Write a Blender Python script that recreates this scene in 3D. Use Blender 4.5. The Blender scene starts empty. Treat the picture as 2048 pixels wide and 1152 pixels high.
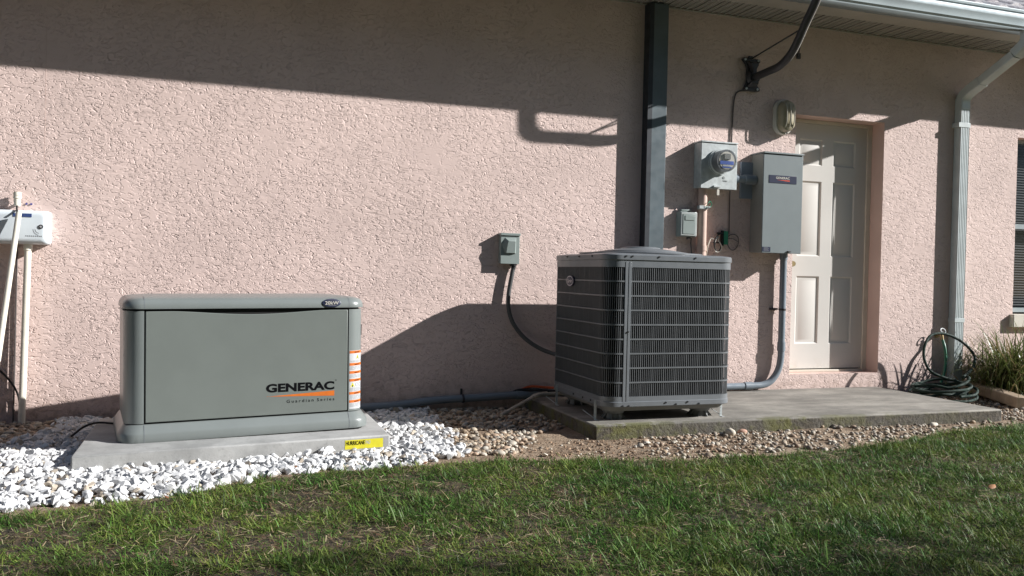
import bpy, bmesh, math, random
import numpy as np
from mathutils import Vector, Matrix
R = math.radians
S = bpy.context.scene
COL = S.collection
rng = np.random.default_rng(7)
random.seed(7)

# ------------------------------------------------------------------ camera
def make_camera():
    yaw, pitch, roll = R(18.8), R(.93), R(1.24)
    fwd = Vector((math.sin(yaw)*math.cos(pitch), math.cos(yaw)*math.cos(pitch), -math.sin(pitch)))
    right = Vector((math.cos(yaw), -math.sin(yaw), 0))
    up = right.cross(fwd)
    c, s = math.cos(roll), math.sin(roll)
    r2 = c*right + s*up
    u2 = -s*right + c*up
    m = Matrix((r2, u2, -fwd)).transposed().to_4x4()
    m.translation = (0, 0, .95)
    cd = bpy.data.cameras.new('camera')
    cam = bpy.data.objects.new('camera', cd)
    COL.objects.link(cam)
    cam.matrix_world = m
    cd.sensor_width = 36
    cd.lens = 36*1700/2048
    cd.clip_start = .05
    cd.clip_end = 500
    S.camera = cam
make_camera()

# ------------------------------------------------------------------ light
SUN = Vector((2.45, -1.0, 1.35)).normalized()          # towards the sun
w = bpy.data.worlds.new('World'); S.world = w; w.use_nodes = True
nt = w.node_tree
sky = nt.nodes.new('ShaderNodeTexSky'); sky.sky_type = 'NISHITA'; sky.sun_disc = False
sky.sun_elevation = math.asin(SUN.z)
sky.sun_rotation = math.atan2(SUN.x, SUN.y)
sky.air_density = 1.0; sky.dust_density = .3; sky.ozone_density = 2.5
nt.links.new(sky.outputs[0], nt.nodes['Background'].inputs[0])
nt.nodes['Background'].inputs[1].default_value = .05
sl = bpy.data.lights.new('sun', 'SUN'); sl.energy = 5.0; sl.angle = R(.53); sl.color = (1, .982, .962)
so = bpy.data.objects.new('sun', sl); COL.objects.link(so)
so.rotation_euler = SUN.to_track_quat('Z', 'Y').to_euler(); so.location = (12, -5, 7)
S.view_settings.view_transform = 'Standard'; S.view_settings.look = 'None'
S.view_settings.gamma = 1; S.view_settings.use_curve_mapping = False
S.view_settings.exposure = .72

# ------------------------------------------------------------------ materials
class NG:
    def __init__(s, name):
        s.m = bpy.data.materials.new(name); s.m.use_nodes = True
        s.t = s.m.node_tree; s.b = s.t.nodes['Principled BSDF']
    def n(s, typ, **kw):
        nd = s.t.nodes.new('ShaderNode'+typ)
        for k, v in kw.items():
            if k in nd.bl_rna.properties.keys() and k not in ('inputs',): setattr(nd, k, v)
            else: nd.inputs[k.replace('_', ' ')].default_value = v
        return nd
    def l(s, a, b): s.t.links.new(a, b)
    def coord(s, scale=(1, 1, 1), kind='Object'):
        tc = s.n('TexCoord'); mp = s.n('Mapping'); mp.inputs['Scale'].default_value = scale
        s.l(tc.outputs[kind], mp.inputs['Vector']); return mp.outputs[0]
    def noise(s, vec, scale, detail=3, rough=.5, dist=0.):
        nd = s.n('TexNoise'); nd.inputs['Scale'].default_value = scale; nd.inputs['Detail'].default_value = detail
        nd.inputs['Roughness'].default_value = rough; nd.inputs['Distortion'].default_value = dist
        s.l(vec, nd.inputs['Vector']); return nd
    def mr(s, val, a, b, c=0., d=1., smooth=True):
        nd = s.n('MapRange'); nd.interpolation_type = 'SMOOTHSTEP' if smooth else 'LINEAR'
        for i, v in ((1, a), (2, b), (3, c), (4, d)): nd.inputs[i].default_value = v
        s.l(val, nd.inputs[0]); return nd.outputs[0]
    def math(s, op, a, b):
        nd = s.n('Math'); nd.operation = op
        for i, v in enumerate((a, b)):
            if isinstance(v, (int, float)): nd.inputs[i].default_value = v
            else: s.l(v, nd.inputs[i])
        return nd.outputs[0]
    def mix(s, fac, a, b):
        nd = s.n('MixRGB')
        for i, v in enumerate((fac, a, b)):
            if isinstance(v, (int, float)): nd.inputs[i].default_value = v
            elif isinstance(v, tuple): nd.inputs[i].default_value = (*v, 1) if len(v) == 3 else v
            else: s.l(v, nd.inputs[i])
        return nd.outputs[0]
    def bump(s, h, dist, strength=1.):
        nd = s.n('Bump'); nd.inputs['Distance'].default_value = dist; nd.inputs['Strength'].default_value = strength
        s.l(h, nd.inputs['Height']); s.l(nd.outputs[0], s.b.inputs['Normal'])
    def base(s, c):
        if isinstance(c, tuple): s.b.inputs['Base Color'].default_value = (*c, 1)
        else: s.l(c, s.b.inputs['Base Color'])
    def rough(s, v):
        if isinstance(v, (int, float)): s.b.inputs['Roughness'].default_value = v
        else: s.l(v, s.b.inputs['Roughness'])

def painted(name, col, rough=.45, metal=0., var=.12, scale=6., grain=0., spec=.5):
    g = NG(name); v = g.coord()
    a = g.noise(v, scale, 5, .6)
    dk = tuple(c*(1-var) for c in col); lt = tuple(min(1, c*(1+var)) for c in col)
    g.base(g.mix(g.mr(a.outputs[0], .3, .7), dk, lt)); rv = .15 if var > .045 else .04
    g.b.inputs['Metallic'].default_value = metal
    g.b.inputs['Specular IOR Level'].default_value = spec
    g.rough(g.mr(g.noise(v, scale*3, 3).outputs[0], .3, .7, rough*(1-rv), min(1, rough*(1+rv))))
    if grain:
        g.bump(g.noise(v, 900, 2).outputs[0], grain)
    return g.m

def stucco_mat(name, col, groove=True, smooth=False):
    g = NG(name); v = g.coord()
    wn = g.noise(v, 9, 2)
    sub = g.n('VectorMath'); sub.operation = 'SUBTRACT'; g.l(wn.outputs['Color'], sub.inputs[0]); sub.inputs[1].default_value = (.5, .5, .5)
    sc = g.n('VectorMath'); sc.operation = 'SCALE'; g.l(sub.outputs[0], sc.inputs[0]); sc.inputs['Scale'].default_value = .035
    ad = g.n('VectorMath'); ad.operation = 'ADD'; g.l(v, ad.inputs[0]); g.l(sc.outputs[0], ad.inputs[1])
    mp = g.n('Mapping'); mp.inputs['Scale'].default_value = (1, 1, 1.9); g.l(ad.outputs[0], mp.inputs['Vector'])
    vv = mp.outputs[0]
    # short trowel drags: thin broken grooves along contour lines of a soft noise, in patches, with flat skips between
    def drags(scale, lines, width, dash_scale, lo, hi):
        nn = g.noise(vv, scale, 2, .5, .35).outputs[0]
        band = g.math('PINGPONG', g.math('MULTIPLY', nn, lines), .5)
        gr = g.mr(band, 0., width, 1., 0.)
        dash = g.mr(g.noise(v, dash_scale, 1, .5).outputs[0], lo, hi)
        return g.math('MULTIPLY', gr, dash)
    big = g.noise(v, 2.6, 3, .6).outputs[0]; mk = g.mr(big, .36, .48)
    big2 = g.noise(v, 4.3, 2, .6).outputs[0]; mk2 = g.mr(big2, .45, .54)
    h = g.math('MULTIPLY', drags(11, 7, .18, 30, .47, .55), g.math('ADD', g.math('MULTIPLY', mk, .7), .3))
    h = g.math('ADD', h, g.math('MULTIPLY', g.math('MULTIPLY', drags(22, 6, .22, 52, .48, .56), mk2), .9))
    h = g.math('MULTIPLY', h, -1.)
    step = g.mr(g.noise(vv, 15, 2, .5, .3).outputs[0], .47, .50)
    h = g.math('ADD', h, g.math('MULTIPLY', g.math('MULTIPLY', step, mk), .45))
    fine = g.noise(v, 130, 3, .6).outputs[0]
    h = g.math('ADD', h, g.math('MULTIPLY', fine, .07))
    if smooth:
        h = g.math('ADD', g.math('MULTIPLY', g.noise(v, 25, 3).outputs[0], .6), g.math('MULTIPLY', fine, .1))
    tone = g.noise(v, 1.3, 4, .6).outputs[0]
    dk = tuple(c*.93 for c in col); lt = tuple(c*1.05 for c in col)
    c = g.mix(g.mr(tone, .3, .7), dk, lt)
    # dirt splashed low on the wall, rusty in spots
    sep = g.n('SeparateXYZ'); g.l(v, sep.inputs[0])
    low = g.mr(sep.outputs[2], .0, .30, 1., 0.)
    blot = g.mr(g.noise(v, 14, 5, .7).outputs[0], .45, .62)
    c = g.mix(g.math('MULTIPLY', g.math('MULTIPLY', low, blot), .45), c, (.20, .13, .09))
    c = g.mix(g.math('MULTIPLY', low, .15), c, (.30, .20, .13))
    g.base(c); g.rough(.85)
    g.bump(h, .0032 if not smooth else .0015, 1. if not smooth else .8)
    return g.m

def concrete(name, col, moss=False, scale=1.):
    g = NG(name); v = g.coord()
    a = g.noise(v, 4*scale, 7, .65).outputs[0]
    b = g.noise(v, 40, 4, .7).outputs[0]
    c = g.mix(g.mr(a, .3, .7), tuple(x*.72 for x in col), tuple(x*1.15 for x in col))
    c = g.mix(g.mr(b, .56, .72, 0, .5), c, tuple(x*.45 for x in col))
    h = g.math('ADD', g.math('MULTIPLY', b, .5), g.math('MULTIPLY', g.noise(v, 150, 3).outputs[0], .3))
    if moss:
        sep = g.n('SeparateXYZ'); g.l(v, sep.inputs[0])
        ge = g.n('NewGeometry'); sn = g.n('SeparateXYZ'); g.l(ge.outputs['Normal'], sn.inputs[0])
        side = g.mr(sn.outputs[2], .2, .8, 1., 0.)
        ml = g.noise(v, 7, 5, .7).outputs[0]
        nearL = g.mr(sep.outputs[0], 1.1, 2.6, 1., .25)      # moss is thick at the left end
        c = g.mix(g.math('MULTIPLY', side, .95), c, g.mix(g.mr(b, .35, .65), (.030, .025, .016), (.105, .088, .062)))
        edge = g.mr(sep.outputs[1], .12, .0, 0., 1.)
        mf = g.math('MULTIPLY', g.math('MULTIPLY', g.mr(ml, .43, .57), nearL), g.math('MAXIMUM', side, edge))
        c = g.mix(g.math('MULTIPLY', mf, .9), c, (.12, .12, .03))
        h = g.math('ADD', h, g.math('MULTIPLY', g.math('MULTIPLY', g.noise(v, 28, 4, .7).outputs[0], side), 2.2))
        stain = g.mr(g.noise(g.coord((.6, 2.2, 1)), 3, 5, .65).outputs[0], .38, .62)
        c = g.mix(g.math('MULTIPLY', stain, .65), c, tuple(x*.42 for x in col))
    g.base(c); g.rough(.9); g.bump(h, .006 if moss else .002, .9)
    return g.m

def flat(name, col, rough=.6, metal=0., spec=.4):
    g = NG(name); v = g.coord(); a = g.noise(v, 30, 3).outputs[0]
    g.base(g.mix(g.mr(a, .3, .7), tuple(c*.93 for c in col), tuple(min(1, c*1.05) for c in col)))
    g.rough(rough); g.b.inputs['Metallic'].default_value = metal; g.b.inputs['Specular IOR Level'].default_value = spec
    return g.m

def attr_mat(name, rough=.6, bumpscale=0, bumpd=0., transl=0., mul=1.):
    g = NG(name); at = g.n('Attribute'); at.attribute_name = 'Col'
    c = at.outputs['Color']
    if bumpscale:
        v = g.coord(); a = g.noise(v, bumpscale, 4, .6).outputs[0]
        c = g.mix(g.mr(a, .3, .7, 0, .35), c, g.mix(1., c, (.6, .55, .5)))
        g.t.nodes[-1].blend_type = 'MIX'
        mm = [n for n in g.t.nodes if n.type == 'MIX_RGB'][0]; mm.blend_type = 'MULTIPLY'
        g.bump(a, bumpd)
    g.base(c); g.rough(rough)
    if transl:
        out = g.t.nodes['Material Output']; tr = g.n('BsdfTranslucent'); g.l(c, tr.inputs[0])
        mx = g.n('MixShader'); mx.inputs[0].default_value = transl
        g.l(g.b.outputs[0], mx.inputs[1]); g.l(tr.outputs[0], mx.inputs[2]); g.l(mx.outputs[0], out.inputs['Surface'])
        g.b.inputs['Specular IOR Level'].default_value = .35
    return g.m

M = {}
WALLC = (.715, .558, .508)
M['stucco'] = stucco_mat('pink stucco', WALLC)
M['stucco_smooth'] = stucco_mat('smooth pink stucco', (.64, .47, .41), smooth=True)
M['concrete'] = concrete('new concrete', (.36, .36, .35))
M['oldconcrete'] = concrete('old concrete', (.30, .28, .245), moss=True)
M['gen'] = painted('generator paint', (.158, .176, .163), .36, var=.03, grain=.00012)
M['gen2'] = painted('generator trim paint', (.190, .210, .204), .30, var=.03, grain=.0001)
M['black'] = flat('black rubber', (.012, .012, .013), .6)
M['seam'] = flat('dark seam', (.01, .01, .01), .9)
M['ink'] = flat('black ink', (.006, .006, .007), .9, spec=.05)
M['orange'] = flat('orange ink', (.56, .14, .02), .6, spec=.2)
M['white'] = flat('white vinyl', (.48, .49, .50), .5)
M['yellow'] = flat('yellow vinyl', (.62, .56, .03), .5)
M['greyink'] = flat('small print', (.22, .225, .24), .6)
M['acgrey'] = painted('cabinet grey paint', (.165, .178, .19), .36, var=.05)
M['acgrille'] = painted('louver grey paint', (.15, .158, .165), .42, var=.05)
M['acbar'] = painted('cross bar grey paint', (.13, .14, .148), .45, var=.05)
M['coil'] = painted('dark coil fins', (.003, .003, .003), 1., var=.3, scale=40, spec=.1)
M['acpan'] = painted('base pan', (.20, .20, .19), .6, var=.12)
M['acfoot'] = painted('plastic foot', (.17, .175, .17), .6, var=.1)
M['badge'] = flat('badge blue', (.03, .035, .07), .35)
M['silver'] = flat('silver print', (.6, .6, .62), .35, .4)
M['zinc'] = painted('galvanised steel', (.50, .535, .535), .45, metal=.1, var=.12, scale=25)
M['boxgrey'] = painted('grey enamel', (.27, .315, .30), .4, var=.04)
M['tbox'] = painted('transfer box enamel', (.195, .226, .232), .42, var=.03)
M['pvcgrey'] = painted('grey pvc', (.20, .235, .27), .35, var=.06)
M['pvcwhite'] = painted('white pvc', (.74, .70, .60), .35, var=.07, scale=12)
M['pvcdirty'] = painted('weathered pvc', (.42, .39, .33), .5, var=.2, scale=12)
M['post'] = painted('slate painted metal', (.115, .145, .16), .42, var=.1)
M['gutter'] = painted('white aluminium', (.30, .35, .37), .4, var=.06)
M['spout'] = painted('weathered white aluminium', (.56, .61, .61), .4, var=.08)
M['soffit'] = painted('beige aluminium', (.44, .405, .35), .5, var=.06)
M['frame'] = painted('cream trim paint', (.66, .61, .52), .5, var=.06)
M['blackmetal'] = painted('dark mast metal', (.04, .038, .042), .4, var=.15)
M['cable'] = flat('grey brown cable', (.10, .085, .08), .6)
M['pinkpipe'] = painted('pipe painted pink', (.60, .43, .36), .6, var=.1)
M['hose'] = painted('green hose', (.005, .024, .016), .8, var=.25, scale=12)
M['brass'] = painted('worn brass', (.35, .27, .14), .4, metal=.8)
M['green'] = flat('green plastic', (.02, .22, .12), .45)
M['redorange'] = flat('orange wire sleeve', (.55, .10, .03), .5)
M['boxwhite'] = painted('light grey plastic', (.62, .67, .70), .4, var=.03)
M['spoutend'] = painted('tan spout extension', (.40, .31, .22), .55, var=.2, scale=10)

# door paint with grime near the bottom
g = NG('door paint'); v = g.coord(); sep = g.n('SeparateXYZ'); g.l(v, sep.inputs[0])
lo = g.mr(sep.outputs[2], .05, .35, 1., 0.)
gr = g.mr(g.noise(v, 9, 6, .7).outputs[0], .5, .66)
c = g.mix(g.mr(g.noise(v, 2, 4).outputs[0], .3, .7), (.61, .585, .545), (.66, .635, .595))
g.base(g.mix(g.math('MULTIPLY', g.math('MULTIPLY', lo, gr), .55), c, (.36, .30, .20))); g.rough(.75); g.b.inputs['Specular IOR Level'].default_value = .2
M['door'] = g.m

# louvred soffit: rows of tiny perforations between ridges
g = NG('perforated soffit'); v = g.coord()
sep = g.n('SeparateXYZ'); g.l(v, sep.inputs[0])
def tri(val, period, lo, hi):
    m_ = g.math('PINGPONG', val, period/2)
    return g.mr(m_, lo, hi)
px_ = tri(sep.outputs[0], .016, .0032, .0048); py_ = tri(sep.outputs[1], .010, .0020, .0032)
row = g.mr(g.math('PINGPONG', sep.outputs[0], .055), .0, .001)
hole = g.math('MULTIPLY', g.math('MULTIPLY', px_, py_), row)
c = g.mix(hole, (.46, .43, .38), (.02, .018, .014))
g.base(c); g.rough(.5)
M['perf'] = g.m

# glass for the window
g = NG('window glass'); g.base((.02, .025, .03)); g.rough(.03); g.b.inputs['Specular IOR Level'].default_value = .8
g.b.inputs['Alpha'].default_value = .35
M['pane'] = g.m
g = NG('clear meter glass'); g.base((.2, .22, .22)); g.rough(.03); g.b.inputs['Alpha'].default_value = .12
g.b.inputs['Specular IOR Level'].default_value = .9
M['glass'] = g.m
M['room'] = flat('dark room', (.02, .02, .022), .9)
M['blind'] = flat('window blind', (.05, .055, .06), .6)
M['lens'] = painted('yellowed lamp lens', (.36, .32, .22), .35, var=.12)
M['lampwhite'] = painted('aged white plastic', (.60, .57, .50), .45, var=.08)

# ------------------------------------------------------------------ geometry helpers
class MB:
    def __init__(s): s.v = []; s.f = []; s.mi = []; s.sm = []
    def add(s, vs, fs, mi=0, smooth=False):
        o = len(s.v); s.v += [tuple(p) for p in vs]
        for f in fs: s.f.append(tuple(o+i for i in f)); s.mi.append(mi); s.sm.append(smooth)
        return s
    def box(s, x0, x1, y0, y1, z0, z1, mi=0):
        return s.add([(x0,y0,z0),(x1,y0,z0),(x1,y1,z0),(x0,y1,z0),(x0,y0,z1),(x1,y0,z1),(x1,y1,z1),(x0,y1,z1)],
              [(0,3,2,1),(4,5,6,7),(0,1,5,4),(1,2,6,5),(2,3,7,6),(3,0,4,7)], mi)
    def loft(s, rings, caps=(True, True), mi=0, smooth=False, closed=False):
        n = len(rings[0]); vs = [p for r in rings for p in r]; fs = []
        for k in range(len(rings)-1 + (1 if closed else 0)):
            a = k*n; b = ((k+1) % len(rings))*n
            for i in range(n):
                j = (i+1) % n; fs.append((a+i, a+j, b+j, b+i))
        s.add(vs, fs, mi, smooth)
        o = len(s.v)-len(vs)
        if not closed:
            if caps[0]: s.f.append(tuple(o+i for i in reversed(range(n)))); s.mi.append(mi); s.sm.append(False)
            if caps[1]: s.f.append(tuple(o+(len(rings)-1)*n+i for i in range(n))); s.mi.append(mi); s.sm.append(False)
        return s
    def tube(s, pts, r, n=12, mi=0, caps=True, flatten=None):
        pts = [Vector(p) for p in pts]
        rad = r if isinstance(r, (list, tuple)) else [r]*len(pts)
        t0 = (pts[1]-pts[0]).normalized()
        up = Vector((0, 0, 1)) if abs(t0.z) < .9 else Vector((0, 1, 0))
        nrm = (up - t0*up.dot(t0)).normalized(); rings = []
        for i, p in enumerate(pts):
            a = pts[max(i-1, 0)]; b = pts[min(i+1, len(pts)-1)]
            t = (b-a).normalized(); nrm = (nrm - t*nrm.dot(t)).normalized(); bi = t.cross(nrm)
            rings.append([p + (nrm*math.cos(2*math.pi*k/n)+bi*math.sin(2*math.pi*k/n))*rad[i] for k in range(n)])
        return s.loft(rings, (caps, caps), mi, True)
    def cyl(s, c, axis, r, h, n=20, mi=0, r2=None):
        c = Vector(c); ax = Vector(axis).normalized(); r2 = r if r2 is None else r2
        u = ax.orthogonal().normalized(); w_ = ax.cross(u)
        rg = [[c+ax*hh+(u*math.cos(2*math.pi*k/n)+w_*math.sin(2*math.pi*k/n))*rr for k in range(n)] for hh, rr in ((0, r), (h, r2))]
        s.loft(rg, mi=mi, smooth=True); return s
    def poly(s, pts, mi=0): return s.add(pts, [tuple(range(len(pts)))], mi)
    def prism(s, outline, z0, z1, mi=0, smooth=False):
        return s.loft([[(x, y, z0) for x, y in outline], [(x, y, z1) for x, y in outline]], mi=mi, smooth=smooth)
    def build(s, name, mats, parent=None, origin=None, bevel=0., seg=2, label=None, cat=None, group=None, kind=None, autosm=True):
        me = bpy.data.meshes.new(name)
        if origin is None and parent is not None and 'o' in parent: origin = parent['o']
        if origin is None: origin = (0, 0, 0)
        vs = [(p[0]-origin[0], p[1]-origin[1], p[2]-origin[2]) for p in s.v]
        me.from_pydata(vs, [], s.f)
        if not isinstance(mats, (list, tuple)): mats = [mats]
        for m_ in mats: me.materials.append(M[m_] if isinstance(m_, str) else m_)
        me.polygons.foreach_set('material_index', s.mi)
        me.polygons.foreach_set('use_smooth', s.sm)
        bm = bmesh.new(); bm.from_mesh(me); bmesh.ops.recalc_face_normals(bm, faces=bm.faces); bm.to_mesh(me); bm.free()
        try: me.set_sharp_from_angle(angle=R(40))
        except Exception: pass
        ob = bpy.data.objects.new(name, me); COL.objects.link(ob)
        if parent is not None:
            ob.parent = parent
            if parent.type != 'EMPTY': pass
        else: ob.location = origin
        if bevel:
            b = ob.modifiers.new('bevel', 'BEVEL'); b.width = bevel; b.segments = seg; b.limit_method = 'ANGLE'; b.angle_limit = R(40)
            b.harden_normals = False
        tag(ob, label, cat, group, kind)
        return ob
def tag(o, label=None, cat=None, group=None, kind=None):
    if label: o['label'] = label
    if cat: o['category'] = cat
    if group: o['group'] = group
    if kind: o['kind'] = kind
ORG = {}
def thing(name, label, cat, loc=(0, 0, 0), rz=0., group=None):
    o = bpy.data.objects.new(name, None); COL.objects.link(o)
    o.location = loc; o.rotation_euler = (0, 0, rz); o.empty_display_size = .1
    tag(o, label, cat, group); ORG[o.name] = Vector(loc) if not rz else Vector((0, 0, 0))
    return o
def P(mb, name, mats, parent, root=None, **k):
    """part of a thing: mesh given in world coordinates, origin of the thing subtracted"""
    root = root or parent
    return mb.build(name, mats, parent, origin=tuple(ORG[root.name]), **k)
def smooth_path(pts, n=8):
    pts = [Vector(p) for p in pts]; out = []
    q = [pts[0]*2-pts[1]]+pts+[pts[-1]*2-pts[-2]]
    for i in range(1, len(q)-2):
        p0, p1, p2, p3 = q[i-1:i+3]
        for k in range(n):
            t = k/n
            out.append(.5*((2*p1)+(p2-p0)*t+(2*p0-5*p1+4*p2-p3)*t*t+(3*p1-p0-3*p2+p3)*t**3))
    out.append(pts[-1]); return out
def rrect(x0, x1, y0, y1, r, n=8):
    o = []
    for cx, cy, a0 in ((x1-r, y1-r, 0), (x0+r, y1-r, 90), (x0+r, y0+r, 180), (x1-r, y0+r, 270)):
        for k in range(n+1):
            a = R(a0+90*k/n); o.append((cx+r*math.cos(a), cy+r*math.sin(a)))
    return o
def text(s, name, size, width, loc, mat, parent, root=None, bold=0., ext=.0004, spacing=1., shear=0., normal='-Y', align='LEFT', flip=None):
    cu = bpy.data.curves.new(name, 'FONT'); cu.body = s; cu.size = 1; cu.offset = bold; cu.extrude = 0; cu.space_character = spacing
    cu.shear = shear; cu.resolution_u = 4
    ob = bpy.data.objects.new('tmp', cu); COL.objects.link(ob)
    dg = bpy.context.evaluated_depsgraph_get(); dg.update()
    me = bpy.data.meshes.new_from_object(ob.evaluated_get(dg)); bpy.data.objects.remove(ob)
    me.name = name
    xs = [v.co.x for v in me.vertices]; ys = [v.co.y for v in me.vertices]
    x0, x1, y0, y1 = min(xs), max(xs), min(ys), max(ys)
    sx = width/(x1-x0); sy = size/(y1-y0)
    org = ORG[(root or parent).name]
    L_ = Vector(loc)
    for v in me.vertices:
        u = (v.co.x-x0)*sx; h = (v.co.y-y0)*sy
        if normal == '-Y': p = L_+Vector((u, 0, h))
        elif normal == '-X': p = L_+Vector((0, -u, h))
        v.co = p-org
    me.materials.clear(); me.materials.append(M[mat])
    o = bpy.data.objects.new(name, me); COL.objects.link(o); o.parent = parent
    return o
WALL = 5.72

# ------------------------------------------------------------------ ground
def in_poly(x, y, poly):
    x = np.asarray(x); y = np.asarray(y); c = np.zeros(x.shape, bool); n = len(poly)
    for i in range(n):
        x0, y0 = poly[i]; x1, y1 = poly[(i+1) % n]
        m_ = ((y0 > y) != (y1 > y)) & (x < (x1-x0)*(y-y0)/((y1-y0) if y1 != y0 else 1e-9)+x0)
        c ^= m_
    return c
EDGE = [(-30, 3.3), (-3, 3.38), (-1.6, 3.48), (-.77, 3.6), (-.45, 3.69), (-.08, 3.80), (.13, 3.92), (.45, 4.02), (.77, 4.02), (1.09, 4.07), (1.5, 4.03), (1.86, 3.99),
        (2.2, 3.86), (2.68, 3.86), (3.17, 3.88), (3.5, 3.93), (3.83, 4.02), (4.41, 4.2), (5.17, 4.33), (7, 4.45), (30, 4.6)]
ex = np.array([e[0] for e in EDGE]); ey = np.array([e[1] for e in EDGE])
def edge_y(x): return np.interp(x, ex, ey)
def vnoise(x, y, sc, seed=0):
    x = np.asarray(x)*sc; y = np.asarray(y)*sc
    xi = np.floor(x).astype(int); yi = np.floor(y).astype(int); fx = x-xi; fy = y-yi
    def h(a, b):
        n_ = (a*374761393 + b*668265263 + seed*1442695) & 0x7fffffff
        n_ = ((n_ ^ (n_ >> 13))*1274126177) & 0x7fffffff
        return (n_ & 0xffff)/65535.
    fx = fx*fx*(3-2*fx); fy = fy*fy*(3-2*fy)
    return (h(xi, yi)*(1-fx)+h(xi+1, yi)*fx)*(1-fy)+(h(xi, yi+1)*(1-fx)+h(xi+1, yi+1)*fx)*fy
def fb(x, y, sc, seed=0): return vnoise(x, y, sc, seed)*.5+vnoise(x, y, sc*2.1, seed+5)*.3+vnoise(x, y, sc*4.3, seed+9)*.2
def ground_z(x, y):
    z = (fb(x, y, 2.2, 3)-.5)*.025
    d = edge_y(x)-y
    z = z+np.clip(d*.25, 0, .012)
    # white gravel heaped round the generator slab, bed of pebbles a little raised along the slabs
    gx = np.clip(1-np.abs(np.asarray(x)-.1)/1.3, 0, 1)
    z = z+np.where((np.asarray(x) < 1.3), .006*gx*np.clip((y-3.75)/.4, 0, 1), 0)
    return z
xs = np.unique(np.concatenate([np.linspace(-40, -3, 12), np.linspace(-3, 8, 221), np.linspace(8, 60, 14)]))
ys = np.unique(np.concatenate([np.linspace(-40, 1, 12), np.linspace(1, 5.9, 100), [5.95]]))
gx, gy = np.meshgrid(xs, ys, indexing='ij'); gz = ground_z(gx, gy)
mb = MB()
nx, ny = gx.shape
mb.v = [tuple(t) for t in np.stack([gx, gy, gz], -1).reshape(-1, 3).tolist()]
for i in range(nx-1):
    for j in range(ny-1):
        a = i*ny+j; mb.f.append((a, a+ny, a+ny+1, a+1)); mb.mi.append(0); mb.sm.append(True)
g = NG('soil'); v = g.coord()
a1 = g.noise(v, 5, 7, .7).outputs[0]; a2 = g.noise(v, 60, 5, .7).outputs[0]; a3 = g.noise(v, 22, 4, .65).outputs[0]
c = g.mix(g.mr(a1, .35, .65), (.20, .135, .085), (.37, .28, .195))
c = g.mix(g.mr(a2, .5, .68, 0, .8), c, (.07, .043, .028))
c = g.mix(g.mr(a3, .58, .70, 0, .7), c, (.42, .34, .25))
at_g = g.n('Attribute'); at_g.attribute_name = 'Turf'
turf = g.mix(g.mr(a3, .40, .60), (.022, .020, .010), (.085, .060, .034))
turf = g.mix(g.mr(a2, .56, .66), turf, (.17, .125, .075))
c = g.mix(at_g.outputs['Fac'], c, turf)
at_f = g.n('Attribute'); at_f.attribute_name = 'Far'
c = g.mix(at_f.outputs['Fac'], c, g.mix(g.mr(a3, .4, .6), (.025, .045, .014), (.05, .07, .025)))
g.base(c); g.rough(.95)
g.bump(g.math('ADD', a2, g.math('MULTIPLY', a3, 1.4)), .012, 1.)
M['soil'] = g.m
gob = mb.build('ground', 'soil', kind='structure')
X_ = np.array([q[0] for q in mb.v]); Y_ = np.array([q[1] for q in mb.v])
at1 = gob.data.attributes.new('Turf', 'FLOAT', 'POINT'); at1.data.foreach_set('value', np.clip((edge_y(X_)-.02-Y_)/.08, 0, 1).astype(np.float32))
at2 = gob.data.attributes.new('Far', 'FLOAT', 'POINT'); far = ((X_ < -2.2) | (X_ > 7.5) | (Y_ < 1.4)) & (Y_ < edge_y(X_)); at2.data.foreach_set('value', far.astype(np.float32))

# ------------------------------------------------------------------ house
house = thing('house', 'pink stucco house wall with shaded eave, cream side door and part of a window', 'house', (0, WALL, 0))
DX0, DX1, DZ0, DZ1 = 4.31, 5.188, .195, 2.275
WX0, WX1, WZ0, WZ1 = 6.655, 7.75, .66, 2.26
EAVE = 2.98
gx_ = [-6, DX0, DX1, WX0, WX1, 11]; gz_ = [-.15, DZ0, WZ0, WZ1, DZ1, 3.1]
mb = MB()
for i in range(5):
    for j in range(5):
        xa, xb = gx_[i], gx_[i+1]; za, zb = gz_[j], gz_[j+1]
        if i == 1 and 1 <= j <= 3: continue
        if i == 3 and j == 2: continue
        mb.poly([(xa, WALL, za), (xb, WALL, za), (xb, WALL, zb), (xa, WALL, zb)])
P(mb, 'wall', 'stucco', house)
mb = MB()
def reveal(x0, x1, z0, z1, y0, y1):
    mb.poly([(x0, y0, z0), (x0, y0, z1), (x0, y1, z1), (x0, y1, z0)]); mb.poly([(x1, y0, z0), (x1, y1, z0), (x1, y1, z1), (x1, y0, z1)])
    mb.poly([(x0, y0, z1), (x1, y0, z1), (x1, y1, z1), (x0, y1, z1)]); mb.poly([(x0, y0, z0), (x0, y1, z0), (x1, y1, z0), (x1, y0, z0)])
reveal(DX0, DX1, DZ0, DZ1, WALL, WALL+.30)
P(mb, 'reveal', 'stucco_smooth', house)
mb = MB(); reveal(WX0, WX1, WZ0, WZ1, WALL, WALL+.22)
P(mb, 'reveal', 'stucco_smooth', house)
mb = MB(); mb.tube([(-1.02, WALL+.0005, 1.42), (-1.015, WALL+.0005, 2.4)], .0013, 6); P(mb, 'stucco_joint', 'stucco_smooth', house)
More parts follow.
